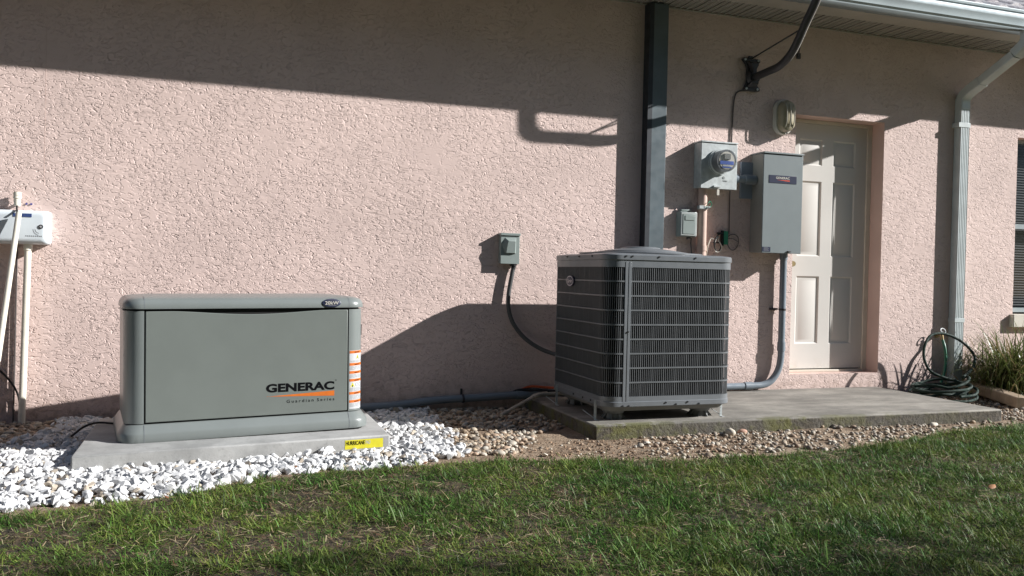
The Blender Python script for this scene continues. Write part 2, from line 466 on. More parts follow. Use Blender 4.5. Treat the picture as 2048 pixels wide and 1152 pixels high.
# door: frame, slab with six raised panels, threshold, knob
fr = MB()
DS = WALL+.15
fr.box(DX0+.001, DX0+.04, DS-.012, DS+.1, DZ0+.002, DZ1-.002); fr.box(DX1-.045, DX1-.001, DS-.012, DS+.1, DZ0+.002, DZ1-.002)
fr.box(DX0+.04, DX1-.045, DS-.012, DS+.1, DZ1-.03, DZ1-.002)
SX0, SX1, SZ0, SZ1 = DX0+.042, DX1-.047, .222, DZ1-.032
P(fr, 'door_frame', 'frame', house, bevel=.002)
dm = MB()
dw = SX1-SX0; st = .115*dw/.80; midw = .11
cols = [(SX0+st, SX0+dw/2-midw/2), (SX0+dw/2+midw/2, SX1-st)]
H_ = SZ1-SZ0
rows = [(SZ0+.205, SZ0+.205+.56), (SZ0+.93, SZ0+.93+.62), (SZ0+1.68, SZ0+1.68+.215)]
xb = [SX0, cols[0][0], cols[0][1], cols[1][0], cols[1][1], SX1]; zb = [SZ0]+[q for r_ in rows for q in r_]+[SZ1]
for i in range(5):
    for j in range(7):
        x0, x1, z0, z1 = xb[i], xb[i+1], zb[j], zb[j+1]
        if i in (1, 3) and j in (1, 3, 5):
            def ring(ins, y): return [(x0+ins, y, z0+ins), (x1-ins, y, z0+ins), (x1-ins, y, z1-ins), (x0+ins, y, z1-ins)]
            dm.loft([ring(0, DS), ring(.006, DS+.004), ring(.012, DS+.010), ring(.022, DS+.010), ring(.040, DS+.002)], (False, True))
        else: dm.poly([(x0, DS, z0), (x1, DS, z0), (x1, DS, z1), (x0, DS, z1)])
dm.poly([(SX0, DS, SZ0), (SX0, DS+.04, SZ0), (SX1, DS+.04, SZ0), (SX1, DS, SZ0)])
door = P(dm, 'door', 'door', house, label='cream six-panel door with scuffed bottom rail')
mb = MB(); mb.cyl((SX0+.045, DS, 1.085), (0, -1, 0), .012, .03); mb.cyl((SX0+.045, DS-.025, 1.085), (0, -1, 0), .027, .03, r2=.020)
P(mb, 'door_knob', 'brass', door, root=house)
mb = MB(); mb.box(DX0+.04, DX1-.045, DS-.03, DS+.09, DZ0+.001, DZ0+.018)
P(mb, 'threshold', 'frame', house, bevel=.002)
mb = MB(); mb.box(DX0+.03, DX1-.03, DS+.03, DS+.06, DZ0+.001, DZ0+.1)
P(mb, 'door_seal', 'black', house)
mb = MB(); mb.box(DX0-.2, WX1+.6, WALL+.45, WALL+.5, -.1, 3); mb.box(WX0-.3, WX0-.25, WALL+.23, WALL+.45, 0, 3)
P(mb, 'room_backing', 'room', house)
# window
wf = MB(); wy = WALL+.11; wx0, wx1, wz0, wz1 = WX0+.002, WX1-.002, WZ0+.045, WZ1-.002
wf.box(wx0, wx0+.028, wy-.02, wy+.05, wz0, wz1); wf.box(wx1-.04, wx1, wy-.02, wy+.05, wz0, wz1)
wf.box(wx0+.028, wx1-.04, wy-.02, wy+.05, wz0, wz0+.04); wf.box(wx0+.028, wx1-.04, wy-.02, wy+.05, wz1-.03, wz1)
wf.box(wx0+.028, wx1-.04, wy-.03, wy+.03, 1.455, 1.50)
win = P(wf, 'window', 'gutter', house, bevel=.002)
mb = MB(); mb.poly([(wx0+.028, wy+.01, wz0+.03), (wx1-.04, wy+.01, wz0+.03), (wx1-.04, wy+.01, wz1-.03), (wx0+.028, wy+.01, wz1-.03)])
P(mb, 'pane', 'pane', win, root=house)
mb = MB()
z = wz0+.06
while z < wz1-.05:
    mb.poly([(wx0+.04, wy+.06, z), (wx1-.05, wy+.06, z), (wx1-.05, wy+.075, z+.017), (wx0+.04, wy+.075, z+.017)]); z += .0235
P(mb, 'blind', 'blind', win, root=house)
mb = MB(); mb.box(WX0-.035, WX1+.04, WALL-.045, WALL+.09, WZ0-.085, WZ0+.03)
P(mb, 'window_sill', 'frame', house, bevel=.006)
# eave: perforated soffit ribs, plain soffit strip, fascia
mb = MB(); x = -6.
while x < 11:
    mb.box(x, x+.040, 5.4155, 5.7025, EAVE+.007, EAVE+.018); mb.box(x+.040, x+.060, 5.4155, 5.7025, EAVE, EAVE+.018); mb.box(x+.060, x+.095, 5.4155, 5.7025, EAVE+.007, EAVE+.017); mb.box(x+.095, x+.110, 5.4155, 5.7025, EAVE-.001, EAVE+.018); x += .110
P(mb, 'soffit', 'perf', house)
mb = MB(); mb.box(-6, 11, 5.703, 5.7195, EAVE-.006, EAVE-.0003)
P(mb, 'soffit_trim', 'soffit', house)
mb = MB(); mb.box(-6, 11, 5.2505, 5.4145, EAVE-.002, EAVE+.02); mb.box(-6, 11, 5.240, 5.250, EAVE-.004, EAVE+.075)
P(mb, 'fascia', 'soffit', house)
# tile roof: S profile
mb = MB()
y0r, y1r, slope = 5.178, 9.6, .53
nx_ = int((11+6)/.02); cols_ = [-6+.02*i for i in range(nx_+1)]
def roof_h(x): 
    t = (x % .28)/.28; return .032*math.sin(math.pi*min(1, t/.6)) if t < .6 else -.010*math.sin(math.pi*(t-.6)/.4)
rowsr = []
yy = y0r; k = 0
while yy < y1r:
    rowsr.append((yy, 3.083+(yy-y0r)*slope+.022)); rowsr.append((min(yy+.36, y1r), 3.083+(min(yy+.36, y1r)-y0r)*slope)); yy += .36
rowsr.insert(0, (y0r, 3.083))
base = len(mb.v)
for (yr, zr) in rowsr:
    for x in cols_: mb.v.append((x, yr, zr+roof_h(x)))
nn = len(cols_)
for r_ in range(len(rowsr)-1):
    for i in range(nn-1):
        a = r_*nn+i; mb.f.append((a, a+1, a+nn+1, a+nn)); mb.mi.append(0); mb.sm.append(True)
mb.box(-6, 11, 5.2505, 7.6, 3.03, 3.058)
g = NG('weathered roof tile'); v = g.coord()
c = g.mix(g.mr(g.noise(v, 25, 6, .7).outputs[0], .4, .6), (.33, .30, .31), (.62, .60, .60))
c = g.mix(g.mr(g.noise(v, 90, 3, .7).outputs[0], .6, .7), c, (.08, .08, .07))
g.base(c); g.rough(.9); M['tile'] = g.m
P(mb, 'roof', 'tile', house)

# ------------------------------------------------------------------ gutter and downspout
GX1 = 6.09
gut = thing('rain_gutter', 'white rain gutter along the eave with its ribbed downspout beside the door', 'gutter', (6.0, 5.15, 2.97))
prof = [(5.239, 3.062), (5.239, 2.974), (5.105, 2.968), (5.100, 2.975), (5.094, 2.992), (5.078, 3.010), (5.052, 3.022), (5.038, 3.026), (5.035, 3.030), (5.034, 3.058), (5.044, 3.066), (5.044, 3.078), (5.030, 3.082), (5.029, 3.093), (5.036, 3.096), (5.044, 3.090)]
mb = MB(); n = len(prof)
mb.add([(x, y, z) for x in (-6, GX1) for y, z in prof], [(i, i+1, n+i+1, n+i) for i in range(n-1)], 0, False)
mb.poly([(GX1, y, z) for y, z in prof[:14]]); 
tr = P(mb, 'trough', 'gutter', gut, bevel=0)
sd = tr.modifiers.new('solid', 'SOLIDIFY'); sd.thickness = .002
def rect_tube(mb, pts, wd, dp, ribs=0, mi=0, wv=None):
    """rectangular section swept; wd along X, dp along the other perpendicular"""
    rings = []; pts = [Vector(p) for p in pts]
    for i, p in enumerate(pts):
        a = pts[max(i-1, 0)]; b = pts[min(i+1, len(pts)-1)]; t = (b-a).normalized()
        X = Vector((1, 0, 0)) if wv is None else Vector(wv)
        X = (X-t*X.dot(t)).normalized(); Y = t.cross(X)
        k = 1+(.03 if ribs and i % 2 else 0)
        c = .008
        ring = []
        for (sx, sy) in ((-1, -1), (1, -1), (1, 1), (-1, 1)):
            if (sx, sy) in ((-1, -1), (1, 1)):
                ring += [p+X*sx*wd/2*k+Y*sy*(dp/2*k-c), p+X*sx*(wd/2*k-c)+Y*sy*dp/2*k] if sx*sy > 0 else []
            else:
                ring += [p+X*sx*(wd/2*k-c)+Y*sy*dp/2*k, p+X*sx*wd/2*k+Y*sy*(dp/2*k-c)]
        rings.append(ring)
    mb.loft(rings)
DSX = 5.975
ctl = smooth_path([(6.02, 5.11, 2.975), (6.02, 5.11, 2.90), (6.015, 5.13, 2.86), (6.0, 5.20, 2.80)], 6)
ctl2 = smooth_path([(5.985, 5.50, 2.645), (5.978, 5.62, 2.585), (5.975, 5.678, 2.53), (5.975, 5.684, 2.44)], 6)
mb = MB(); rect_tube(mb, ctl, .10, .078, ribs=1); P(mb, 'upper_elbow', 'spout', gut, bevel=.001, seg=1)
mb = MB(); rect_tube(mb, [ctl[-1], Vector(ctl[-1]).lerp(ctl2[0], .5), ctl2[0]], .094, .072); P(mb, 'offset_pipe', 'spout', gut, bevel=.001, seg=1)
mb = MB(); rect_tube(mb, ctl2, .10, .078, ribs=1); P(mb, 'lower_elbow', 'spout', gut, bevel=.001, seg=1)
# downspout: corrugated front
mb = MB(); o = []
xa, xb_ = DSX-.05, DSX+.05; ya, yb = 5.648, 5.716
o = [(xa, yb), (xa, ya+.006)]
nr = 5
for k in range(nr):
    u0 = xa+.005+(xb_-xa-.01)*k/nr; wdt = (xb_-xa-.01)/nr
    o += [(u0, ya), (u0+wdt*.55, ya), (u0+wdt*.7, ya+.005), (u0+wdt*.9, ya+.005)]
o += [(xb_-.003, ya), (xb_, ya+.006), (xb_, yb)]
mb.prism(o, .10, 2.46); P(mb, 'downspout', 'spout', gut)
mb = MB(); mb.box(xa-.022, xb_+.004, 5.645, 5.7195, 2.285, 2.325); P(mb, 'strap', 'spout', gut, bevel=.001, seg=1)
mb = MB(); mb.box(xa-.004, xb_+.004, 5.645, 5.7195, .62, .655); P(mb, 'strap', 'spout', gut, bevel=.001, seg=1)
# splash extension at the foot
mb = MB(); rect_tube(mb, [(5.93, 5.62, .085), (6.0, 5.42, .075), (5.80, 4.86, .05)], .12, .085, wv=(1, .1, 0))
mb2 = MB(); 
P(mb, 'spout_extension', 'spoutend', thing('downspout_extension', 'tan rectangular downspout extension lying on the ground by the grassy plant', 'drain pipe', (5.9, 5.3, 0)), bevel=.002)

# ------------------------------------------------------------------ post boxed to the wall
post = thing('wall_post', 'tall slate blue boxed metal post from soffit down behind the condenser', 'post', (3.0, 5.65, 0))
mb = MB(); mb.box(2.948, 3.103, 5.638, 5.7195, .081, 2.974); P(mb, 'post_box', 'post', post, bevel=.003)
mb = MB(); mb.box(2.9455, 2.982, 5.6355, 5.7185, .082, 2.972); P(mb, 'side_shade', painted('post side shade', (.022, .027, .035), .55), post)  # near-black strip painting the shade of the post's left side, widened onto its front

# ------------------------------------------------------------------ satellite mast
mast = thing('dish_mast', 'dark metal mast arm bolted high on the wall and rising past the gutter', 'mast', (3.87, WALL, 2.54))
mb = MB()
o = [(-.045, -.13), (.075, -.13), (.085, -.115), (.06, -.09), (.04, -.06), (.04, .05), (.06, .08), (.08, .10), (.075, .12), (-.07, .125), (-.08, .11), (-.05, .08), (-.035, .05), (-.035, -.06), (-.05, -.09), (-.06, -.12)]
mb.loft([[(3.865+x, WALL-.002, 2.545+z) for x, z in o], [(3.865+x, WALL-.03, 2.545+z) for x, z in o]])
mb.loft([[(3.865+x*.6, WALL-.03, 2.545+z*.8) for x, z in o], [(3.865+x*.45, WALL-.075, 2.545+z*.62) for x, z in o]])
pl = P(mb, 'wall_bracket', 'blackmetal', mast, bevel=.003)
for dx, dz in ((-.045, -.115), (.055, -.115), (-.06, .108), (.058, .108)):
    mb = MB(); mb.cyl((3.865+dx, WALL-.03, 2.545+dz), (0, -1, 0), .009, .009, n=6); P(mb, 'bolt', 'zinc', pl, root=mast)
tp = smooth_path([(3.875, 5.655, 2.515), (3.88, 5.50, 2.525), (3.885, 5.38, 2.535), (3.89, 5.28, 2.575), (3.895, 5.20, 2.645), (3.90, 5.10, 2.78), (3.905, 5.00, 2.91), (3.905, 4.965, 2.985), (3.905, 4.955, 3.1), (3.905, 4.955, 3.65)], 8)
mb = MB(); mb.tube(tp, .029, 16); P(mb, 'arm', 'blackmetal', mast)
mb = MB(); mb.cyl((3.875, 5.655, 2.515), (0, 1, 0), .045, .03, r2=.06); P(mb, 'hub', 'blackmetal', mast)
mb = MB(); mb.tube([(3.91, 5.14, 2.76), (3.865, 5.69, 2.665)], .006, 8); mb.tube([(3.91, 5.14, 2.76), (4.30, 5.70, 2.735)], .006, 8)
for q in ((3.865, 2.665), (4.31, 2.735)):
    mb.box(q[0]-.016, q[0]+.016, WALL-.018, WALL-.002, q[1]-.022, q[1]+.022)
P(mb, 'strut', 'blackmetal', mast, bevel=.001, seg=1)
mb = MB(); sidep = [(p.x+.030, p.y-.004, p.z-.004) for p in tp[18:]]
mb.tube(sidep, .0035, 6); mb.tube([(p[0]+.006, p[1]+.008, p[2]) for p in sidep], .003, 6); 
P(mb, 'coax_cable', 'lampwhite', mast)
mb = MB(); mb.tube(smooth_path([(3.93, 5.70, 2.422), (3.84, 5.712, 2.418), (3.765, 5.712, 2.405), (3.735, 5.713, 2.36), (3.722, 5.713, 2.25), (3.715, 5.713, 1.98)], 6), .0055, 8)
mb.build('ground_cable', 'cable', origin=(3.72, 5.71, 2.0), label='thin brown cable dropping from the mast bracket to the meter box', cat='cable')

# ------------------------------------------------------------------ wall lamp
lamp = thing('wall_light', 'oval caged bulkhead light with yellowed lens left of the door top', 'wall light', (4.165, WALL, 2.235))
def oval(cx, cz, rx, rz_, n=36):
    o = []; hh = rz_-rx
    for k in range(n):
        a = 2*math.pi*k/n; o.append((cx+rx*math.cos(a), cz+rx*math.sin(a)+(hh if math.sin(a) >= 0 else -hh)))
    return o
CXL, CZL = 4.172, 2.236
def oring(rx, rz_, y): return [(x, y, z) for x, z in oval(CXL, CZL, rx, rz_)]
mb = MB(); mb.loft([oring(.083, .140, WALL-.001), oring(.083, .140, WALL-.03), oring(.078, .135, WALL-.04), oring(.066, .12, WALL-.04)], smooth=True)
P(mb, 'lamp_base', 'lampwhite', lamp)
mb = MB(); mb.loft([oring(.068, .124, WALL-.041), oring(.066, .122, WALL-.07), oring(.061, .115, WALL-.092), oring(.046, .095, WALL-.104), oring(.01, .03, WALL-.108)], smooth=True)
P(mb, 'lamp_lens', 'lens', lamp)
mb = MB()
for dx in (-.034, 0, .034):
    kk = math.sqrt(max(0, 1-(dx/.075)**2)); zz = .062*0+.128
    mb.tube(smooth_path([(CXL+dx, WALL-.035, CZL-zz*kk), (CXL+dx*1.0, WALL-.085, CZL-.115*kk), (CXL+dx, WALL-.114, CZL-.06), (CXL+dx, WALL-.118, CZL), (CXL+dx, WALL-.114, CZL+.06), (CXL+dx, WALL-.085, CZL+.115*kk), (CXL+dx, WALL-.035, CZL+zz*kk)], 5), .0042, 8)
P(mb, 'lamp_cage', painted('tan cage', (.44, .41, .33), .5, var=.1), lamp)
mb = MB(); mb.cyl((CXL+.02, WALL-.045, CZL-.128), (0, -1, 0), .006, .006, 8); P(mb, 'screw', 'black', lamp)

# ------------------------------------------------------------------ electric meter
met = thing('electric_meter', 'galvanised meter box with round glass electricity meter', 'electric meter', (3.49, WALL, 1.63))
mx0, mx1, mz0, mz1, my = 3.392, 3.70, 1.635, 1.975, WALL-.112
mb = MB(); mb.box(mx0, mx1, my+.012, WALL-.0005, mz0, mz1); P(mb, 'meter_can', 'zinc', met, bevel=.004)
mb = MB(); mb.box(mx0-.003, mx1+.003, my, my+.0115, mz0-.006, mz1-.003); cov = P(mb, 'front_cover', 'zinc', met, bevel=.003)
mb = MB(); mb.box(mx0-.006, mx1+.006, my-.006, WALL-.0005, mz1+.0005, mz1+.012); P(mb, 'rain_lip', 'zinc', met, bevel=.002)
mcx, mcz = 3.545, 1.832
mb = MB(); mb.cyl((mcx, my, mcz), (0, -1, 0), .098, .014, 40); mb.cyl((mcx, my-.014, mcz), (0, -1, 0), .092, .012, 40, r2=.086)
P(mb, 'socket_ring', 'zinc', met)
mb = MB(); mb.cyl((mcx, my-.026, mcz), (0, -1, 0), .083, .075, 40); P(mb, 'meter_body', 'acgrey', met)
mb = MB(); mb.cyl((mcx, my-.101, mcz), (0, -1, 0), .080, .022, 40, r2=.078)
mb.cyl((mcx, my-.123, mcz), (0, -1, 0), .078, .004, 40, r2=.068)
P(mb, 'glass_cover', 'glass', met)
face = MB(); face.cyl((mcx, my-.1012, mcz), (0, -1, 0), .066, .002, 32); 
fc = P(face, 'dial_plate', 'lampwhite', met)
mb = MB(); mb.box(mcx-.028, mcx+.026, my-.116, my-.104, mcz+.008, mcz+.05); P(mb, 'display', 'acpan', fc, root=met, bevel=.002)
mb = MB(); mb.box(mcx-.058, mcx+.058, my-.1062, my-.1036, mcz-.030, mcz-.004); mb.box(mcx-.04, mcx+.04, my-.1062, my-.1036, mcz-.055, mcz-.046); P(mb, 'nameplate', flat('meter label blue', (.05, .12, .50), .4), fc, root=met)
mb = MB(); mb.box(mcx-.035, mcx+.03, my-.1062, my-.1036, mcz-.044, mcz-.032); P(mb, 'barcode_label', 'white', fc, root=met)
mb = MB(); mb.box(mcx-.05, mcx+.01, my-.016, my-.0005, mz0+.004, mz0+.018); P(mb, 'latch', 'zinc', met, bevel=.001)
mb = MB(); mb.box(mcx-.022, mcx-.002, my-.014, my-.004, mz0-.055, mz0-.012); mb.tube([(mcx-.012, my-.009, mz0-.012), (mcx-.012, my-.009, mz0+.006)], .003, 6); P(mb, 'seal_tag', 'lampwhite', met, bevel=.001)
mb = MB()
for k in range(20):
    a = 2*math.pi*k/20; b_ = 2*math.pi*(k+1)/20
    mb.poly([(mcx+.038+.010*math.cos(a), my-.0008, 1.715+.010*math.sin(a)), (mcx+.038+.010*math.cos(b_), my-.0008, 1.715+.010*math.sin(b_)), (mcx+.038+.006*math.cos(b_), my-.0008, 1.715+.006*math.sin(b_)), (mcx+.038+.006*math.cos(a), my-.0008, 1.715+.006*math.sin(a))])
mb.box(mcx+.03, mcx+.075, my-.0012, my-.0005, 1.692, 1.694); mb.box(mcx+.036, mcx+.068, my-.0012, my-.0005, 1.687, 1.6885)
P(mb, 'printed_mark', 'ink', cov, root=met)
mb = MB(); mb.tube([(3.70, WALL-.06, 1.88), (3.735, WALL-.06, 1.885)], .006, 8); P(mb, 'side_screw', 'blackmetal', met)
# service pipe below
pp = thing('service_pipe', 'pipe painted pink running down the wall below the meter', 'pipe', (3.44, WALL-.04, .1))
mb = MB(); mb.tube([(3.452, WALL-.042, 1.634), (3.452, WALL-.042, .08)], .034, 20); P(mb, 'pipe', 'pinkpipe', pp)
mb = MB(); mb.tube([(3.452, WALL-.042, 1.2), (3.452, WALL-.042, 1.16)], .039, 20); P(mb, 'coupling', 'pinkpipe', pp)
cl = thing('ground_clamp', 'small dark clamp with looped wire round the pink pipe', 'clamp', (3.44, WALL-.05, 1.485))
mb = MB(); mb.tube([(3.452, WALL-.042, 1.498), (3.452, WALL-.042, 1.474)], .0385, 20); mb.box(3.395, 3.43, WALL-.095, WALL-.06, 1.476, 1.500); mb.cyl((3.47, WALL-.082, 1.487), (1, -.3, 0), .009, .02, 8); P(mb, 'clamp_band', 'zinc', cl, bevel=.001)
mb = MB(); mb.tube(smooth_path([(3.455, WALL-.085, 1.49), (3.475, WALL-.09, 1.525), (3.51, WALL-.06, 1.535), (3.545, WALL-.02, 1.51), (3.50, WALL-.04, 1.495), (3.46, WALL-.07, 1.488)], 6), .0028, 6); P(mb, 'wire', 'green', cl)

# ------------------------------------------------------------------ telephone box
tb = thing('telephone_box', 'small grey telephone junction box between dark post and pink pipe', 'junction box', (3.31, WALL, 1.25))
mb = MB(); mb.box(3.250, 3.392, WALL-.062, WALL-.0005, 1.262, 1.452); mb.box(3.262, 3.345, WALL-.055, WALL-.01, 1.4525, 1.468); bx = P(mb, 'box_body', 'boxgrey', tb, bevel=.005)
mb = MB(); mb.box(3.252, 3.390, WALL-.074, WALL-.0625, 1.268, 1.446); lid = P(mb, 'box_lid', painted('pale grey lid', (.40, .43, .42), .45, var=.1), tb, bevel=.004)
mb = MB(); mb.box(3.268, 3.372, WALL-.0775, WALL-.0745, 1.282, 1.432); mb.box(3.284, 3.365, WALL-.081, WALL-.078, 1.385, 1.42); P(mb, 'raised_panel', 'boxgrey', lid, root=tb, bevel=.0015)
mb = MB(); mb.cyl((3.33, WALL-.045, 1.262), (0, 0, -1), .012, .018, 12); mb.cyl((3.35, WALL-.04, 1.262), (0, 0, -1), .008, .012, 12); mb.tube(smooth_path([(3.368, WALL-.03, 1.255), (3.372, WALL-.02, 1.21), (3.378, WALL-.02, 1.15), (3.376, WALL-.02, 1.06)], 5), .004, 6); P(mb, 'cable_entry', 'cable', tb)

# ------------------------------------------------------------------ backing board, nipple
mb = MB(); mb.box(3.800, 3.93, WALL-.022, WALL-.0005, 1.578, 1.862)
mb.build('backing_plate', painted('dull blue grey plate', (.24, .28, .34), .35, var=.08), origin=(3.865, WALL, 1.72), bevel=.003, label='flat grey blue plate on the wall between meter box and transfer switch', cat='plate')
nip = thing('conduit_nipple', 'short grey conduit joining the meter box to the transfer switch', 'conduit', (3.8, WALL-.06, 1.72))
mb = MB(); mb.tube([(3.70, WALL-.062, 1.722), (3.905, WALL-.062, 1.722)], .029, 18); mb.tube([(3.703, WALL-.062, 1.722), (3.735, WALL-.062, 1.722)], .036, 18); P(mb, 'pipe', 'pvcgrey', nip)
mb = MB(); mb.tube([(3.80, WALL-.062, 1.722), (3.90, WALL-.062, 1.722)], .037, 18); P(mb, 'coupling', 'pvcgrey', nip)

# ------------------------------------------------------------------ transfer switch
ts = thing('transfer_switch', 'tall grey transfer switch cabinet with dark brand badge beside the door', 'electrical cabinet', (4.08, WALL, 1.155))
tx0, tx1, tz0, tz1, ty = 3.905, 4.262, 1.160, 1.918, WALL-.165
mb = MB(); mb.box(tx0, tx1, ty+.01, WALL-.0005, tz0, tz1); P(mb, 'cabinet', painted('cabinet side enamel', (.25, .255, .235), .45, var=.04), ts, bevel=.003)
mb = MB(); mb.box(tx0-.001, tx1+.001, ty, ty+.0095, tz0-.004, tz1-.002); cv = P(mb, 'front_cover', 'tbox', ts, bevel=.003)
mb = MB(); mb.box(tx0-.004, tx1+.004, ty-.008, WALL-.0005, tz1+.0005, tz1+.014); P(mb, 'rain_lip', 'tbox', ts, bevel=.002)
def onfront(px, py):      # pixel of the photograph's own label positions, measured once: fraction of the cover
    return tx0+(tx1-tx0)*px, tz0+(tz1-tz0)*py
bx0, bz0 = onfront(.135, .705); bx1, bz1 = onfront(.84, .785)
mb = MB(); mb.box(bx0, bx1, ty-.0025, ty-.0003, bz0, bz1); bd = P(mb, 'badge', 'badge', ts, bevel=.001)
text('GENERAC', 'brand_lettering', .017, .125, (bx0+.062, ty-.0031, bz0+.033), 'lampwhite', bd, root=ts, bold=.015)
mb = MB(); mb.poly([(bx0+.07, ty-.0031, bz0+.025), (bx0+.187, ty-.0031, bz0+.016), (bx0+.187, ty-.0031, bz0+.027)]); P(mb, 'brand_wedge', flat('red print', (.6, .06, .02), .5), bd, root=ts)
sx0, sz0 = onfront(.01, .008); mb = MB(); mb.box(sx0, sx0+.073, ty-.0015, ty-.0003, sz0, sz0+.036); stk = P(mb, 'warning_sticker', 'badge', ts)
mb = MB()
for k in range(4): mb.box(sx0+.012, sx0+.06-.008*(k % 2), ty-.0021, ty-.0017, sz0+.006+.0075*k, sz0+.0085+.0075*k)
P(mb, 'small_print', 'greyink', stk, root=ts)
mb = MB(); mb.box(4.135, 4.165, ty-.012, ty-.0003, tz0+.006, tz0+.016); P(mb, 'latch', 'blackmetal', ts, bevel=.001)

# ------------------------------------------------------------------ grey conduit down the wall and along to the generator
cn = thing('grey_conduit', 'grey plastic conduit from the transfer switch curving along the wall base to the generator', 'conduit', (4.2, WALL-.05, .1))
cxp, cyp = 4.192, WALL-.048
pts = [(cxp, cyp, 1.158), (cxp, cyp, .42), (cxp, cyp, .36), (cxp-.012, cyp, .27), (cxp-.045, cyp, .20), (cxp-.10, cyp, .145), (cxp-.17, cyp, .122), (cxp-.26, cyp, .118)]
pth = smooth_path(pts, 6)+[Vector(q) for q in ((3.6, cyp, .115), (2.6, cyp, .11))]
low = smooth_path([(2.6, cyp, .11), (2.1, cyp, .10), (1.72, cyp, .085), (1.40, cyp, .075), (1.1, cyp-.01, .05), (.85, cyp-.08, .05), (.62, 5.30, .06)], 6)
mb = MB(); mb.tube(pth+low[1:], .0265, 18); P(mb, 'pipe', 'pvcgrey', cn)
for (a, b_) in (((cxp, cyp, 1.16), (cxp, cyp, 1.11)), ((cxp, cyp, .46), (cxp, cyp, .39)), ((3.86, cyp, .118), (3.93, cyp, .118)), ((1.98, cyp, .0935), (2.06, cyp, .097))):
    mb = MB(); mb.tube([a, b_], .0315, 18); P(mb, 'coupling', 'pvcgrey', cn)
mb = MB(); mb.tube([(cxp, cyp, .725), (cxp, cyp, .710)], .030, 16); mb.box(cxp-.09, cxp-.02, WALL-.02, WALL-.001, .712, .727); P(mb, 'strap', 'blackmetal', cn, bevel=.001)
mb = MB(); mb.tube([(1.58, cyp, .098-.018), (1.595, cyp, .098-.017)], .0305, 16); mb.box(1.58, 1.595, WALL-.012, WALL-.001, .09, .145); P(mb, 'strap', 'blackmetal', cn, bevel=.001)

# ------------------------------------------------------------------ green terminal with wires
gt = thing('ground_terminal', 'green bonding terminal with looped wires under the meter', 'wire terminal', (3.67, WALL, 1.26))
mb = MB(); mb.box(3.655, 3.690, WALL-.036, WALL-.008, 1.215, 1.318); P(mb, 'terminal_body', 'green', gt, bevel=.003)
mb = MB(); mb.box(3.642, 3.6545, WALL-.03, WALL-.001, 1.205, 1.322); mb.box(3.60, 3.642, WALL-.03, WALL-.01, 1.295, 1.308); mb.box(3.57, 3.642, WALL-.028, WALL-.012, 1.222, 1.230); P(mb, 'clip_base', 'black', gt, bevel=.001)
mb = MB(); mb.tube(smooth_path([(3.645, WALL-.02, 1.30), (3.60, WALL-.03, 1.285), (3.57, WALL-.035, 1.235), (3.575, WALL-.035, 1.18), (3.60, WALL-.03, 1.155), (3.628, WALL-.03, 1.18), (3.64, WALL-.02, 1.215)], 6), .006, 8); P(mb, 'black_wire', 'black', gt)
mb = MB(); mb.tube(smooth_path([(3.50, WALL-.03, 1.12), (3.51, WALL-.04, 1.2), (3.54, WALL-.03, 1.255), (3.56, WALL-.04, 1.25)], 6), .0045, 8); mb.tube(smooth_path([(3.60, WALL-.035, 1.25), (3.63, WALL-.04, 1.20), (3.62, WALL-.04, 1.165), (3.585, WALL-.035, 1.155), (3.57, WALL-.03, 1.2), (3.585, WALL-.03, 1.25), (3.62, WALL-.02, 1.275)], 6), .0045, 8)
P(mb, 'white_wire', 'lampwhite', gt)
mb = MB(); lp = [(3.745+.052*math.cos(a), WALL-.015-.008*math.sin(a*2), 1.235+.062*math.sin(a)) for a in np.linspace(2.4, 2.4+6.6, 30)]
mb.tube(lp, .0035, 6); mb.tube(smooth_path([(3.69, WALL-.02, 1.26), (3.74, WALL-.02, 1.262), (3.79, WALL-.015, 1.24)], 5), .003, 6); mb.tube([(3.712, WALL-.008, 1.635), (3.712, WALL-.008, 1.5), (3.714, WALL-.008, 1.30)], .004, 6); P(mb, 'coiled_wire', 'cable', gt)

# ------------------------------------------------------------------ disconnect switch and whip
ds = thing('disconnect_switch', 'small grey disconnect box with raised cover left of the condenser', 'switch box', (1.92, WALL, 1.02))
sx0, sx1, sz0, sz1, sy = 1.842, 1.978, 1.026, 1.232, WALL-.052
mb = MB(); mb.box(sx0, sx1, sy+.008, WALL-.0005, sz0, sz1); P(mb, 'box_body', 'boxgrey', ds, bevel=.002)
mb = MB(); mb.box(sx0-.002, sx1+.002, sy, sy+.0075, sz0-.004, sz1-.012); P(mb, 'box_cover', 'boxgrey', ds, bevel=.002)
mb = MB(); mb.box(sx0-.005, sx1+.006, sy-.008, WALL-.0005, sz1-.0115, sz1+.006); P(mb, 'rain_lip', 'boxgrey', ds, bevel=.002)
mb = MB(); A = [(sx0+.005, sy-.0003, 1.155), (sx0+.028, sy-.0003, 1.205), (sx1-.025, sy-.0003, 1.208), (sx1-.025, sy-.0003, 1.094), (sx0+.028, sy-.0003, 1.094)]
B = [(sx0+.042, sy-.026, 1.160), (sx0+.048, sy-.026, 1.182), (sx1-.036, sy-.026, 1.182), (sx1-.036, sy-.014, 1.098), (sx0+.034, sy-.014, 1.098)]
mb.loft([A, B]); P(mb, 'cover_bulge', 'boxgrey', ds, bevel=.002)
wh = thing('flexible_conduit', 'flexible grey conduit sagging from the disconnect box to the condenser', 'conduit', (1.93, WALL, 1.0))
mb = MB(); mb.cyl((1.945, WALL-.028, 1.026), (0, 0, -1), .022, .02, 16); mb.cyl((1.945, WALL-.028, 1.006), (0, 0, -1), .016, .022, 16); P(mb, 'connector', 'black', wh)
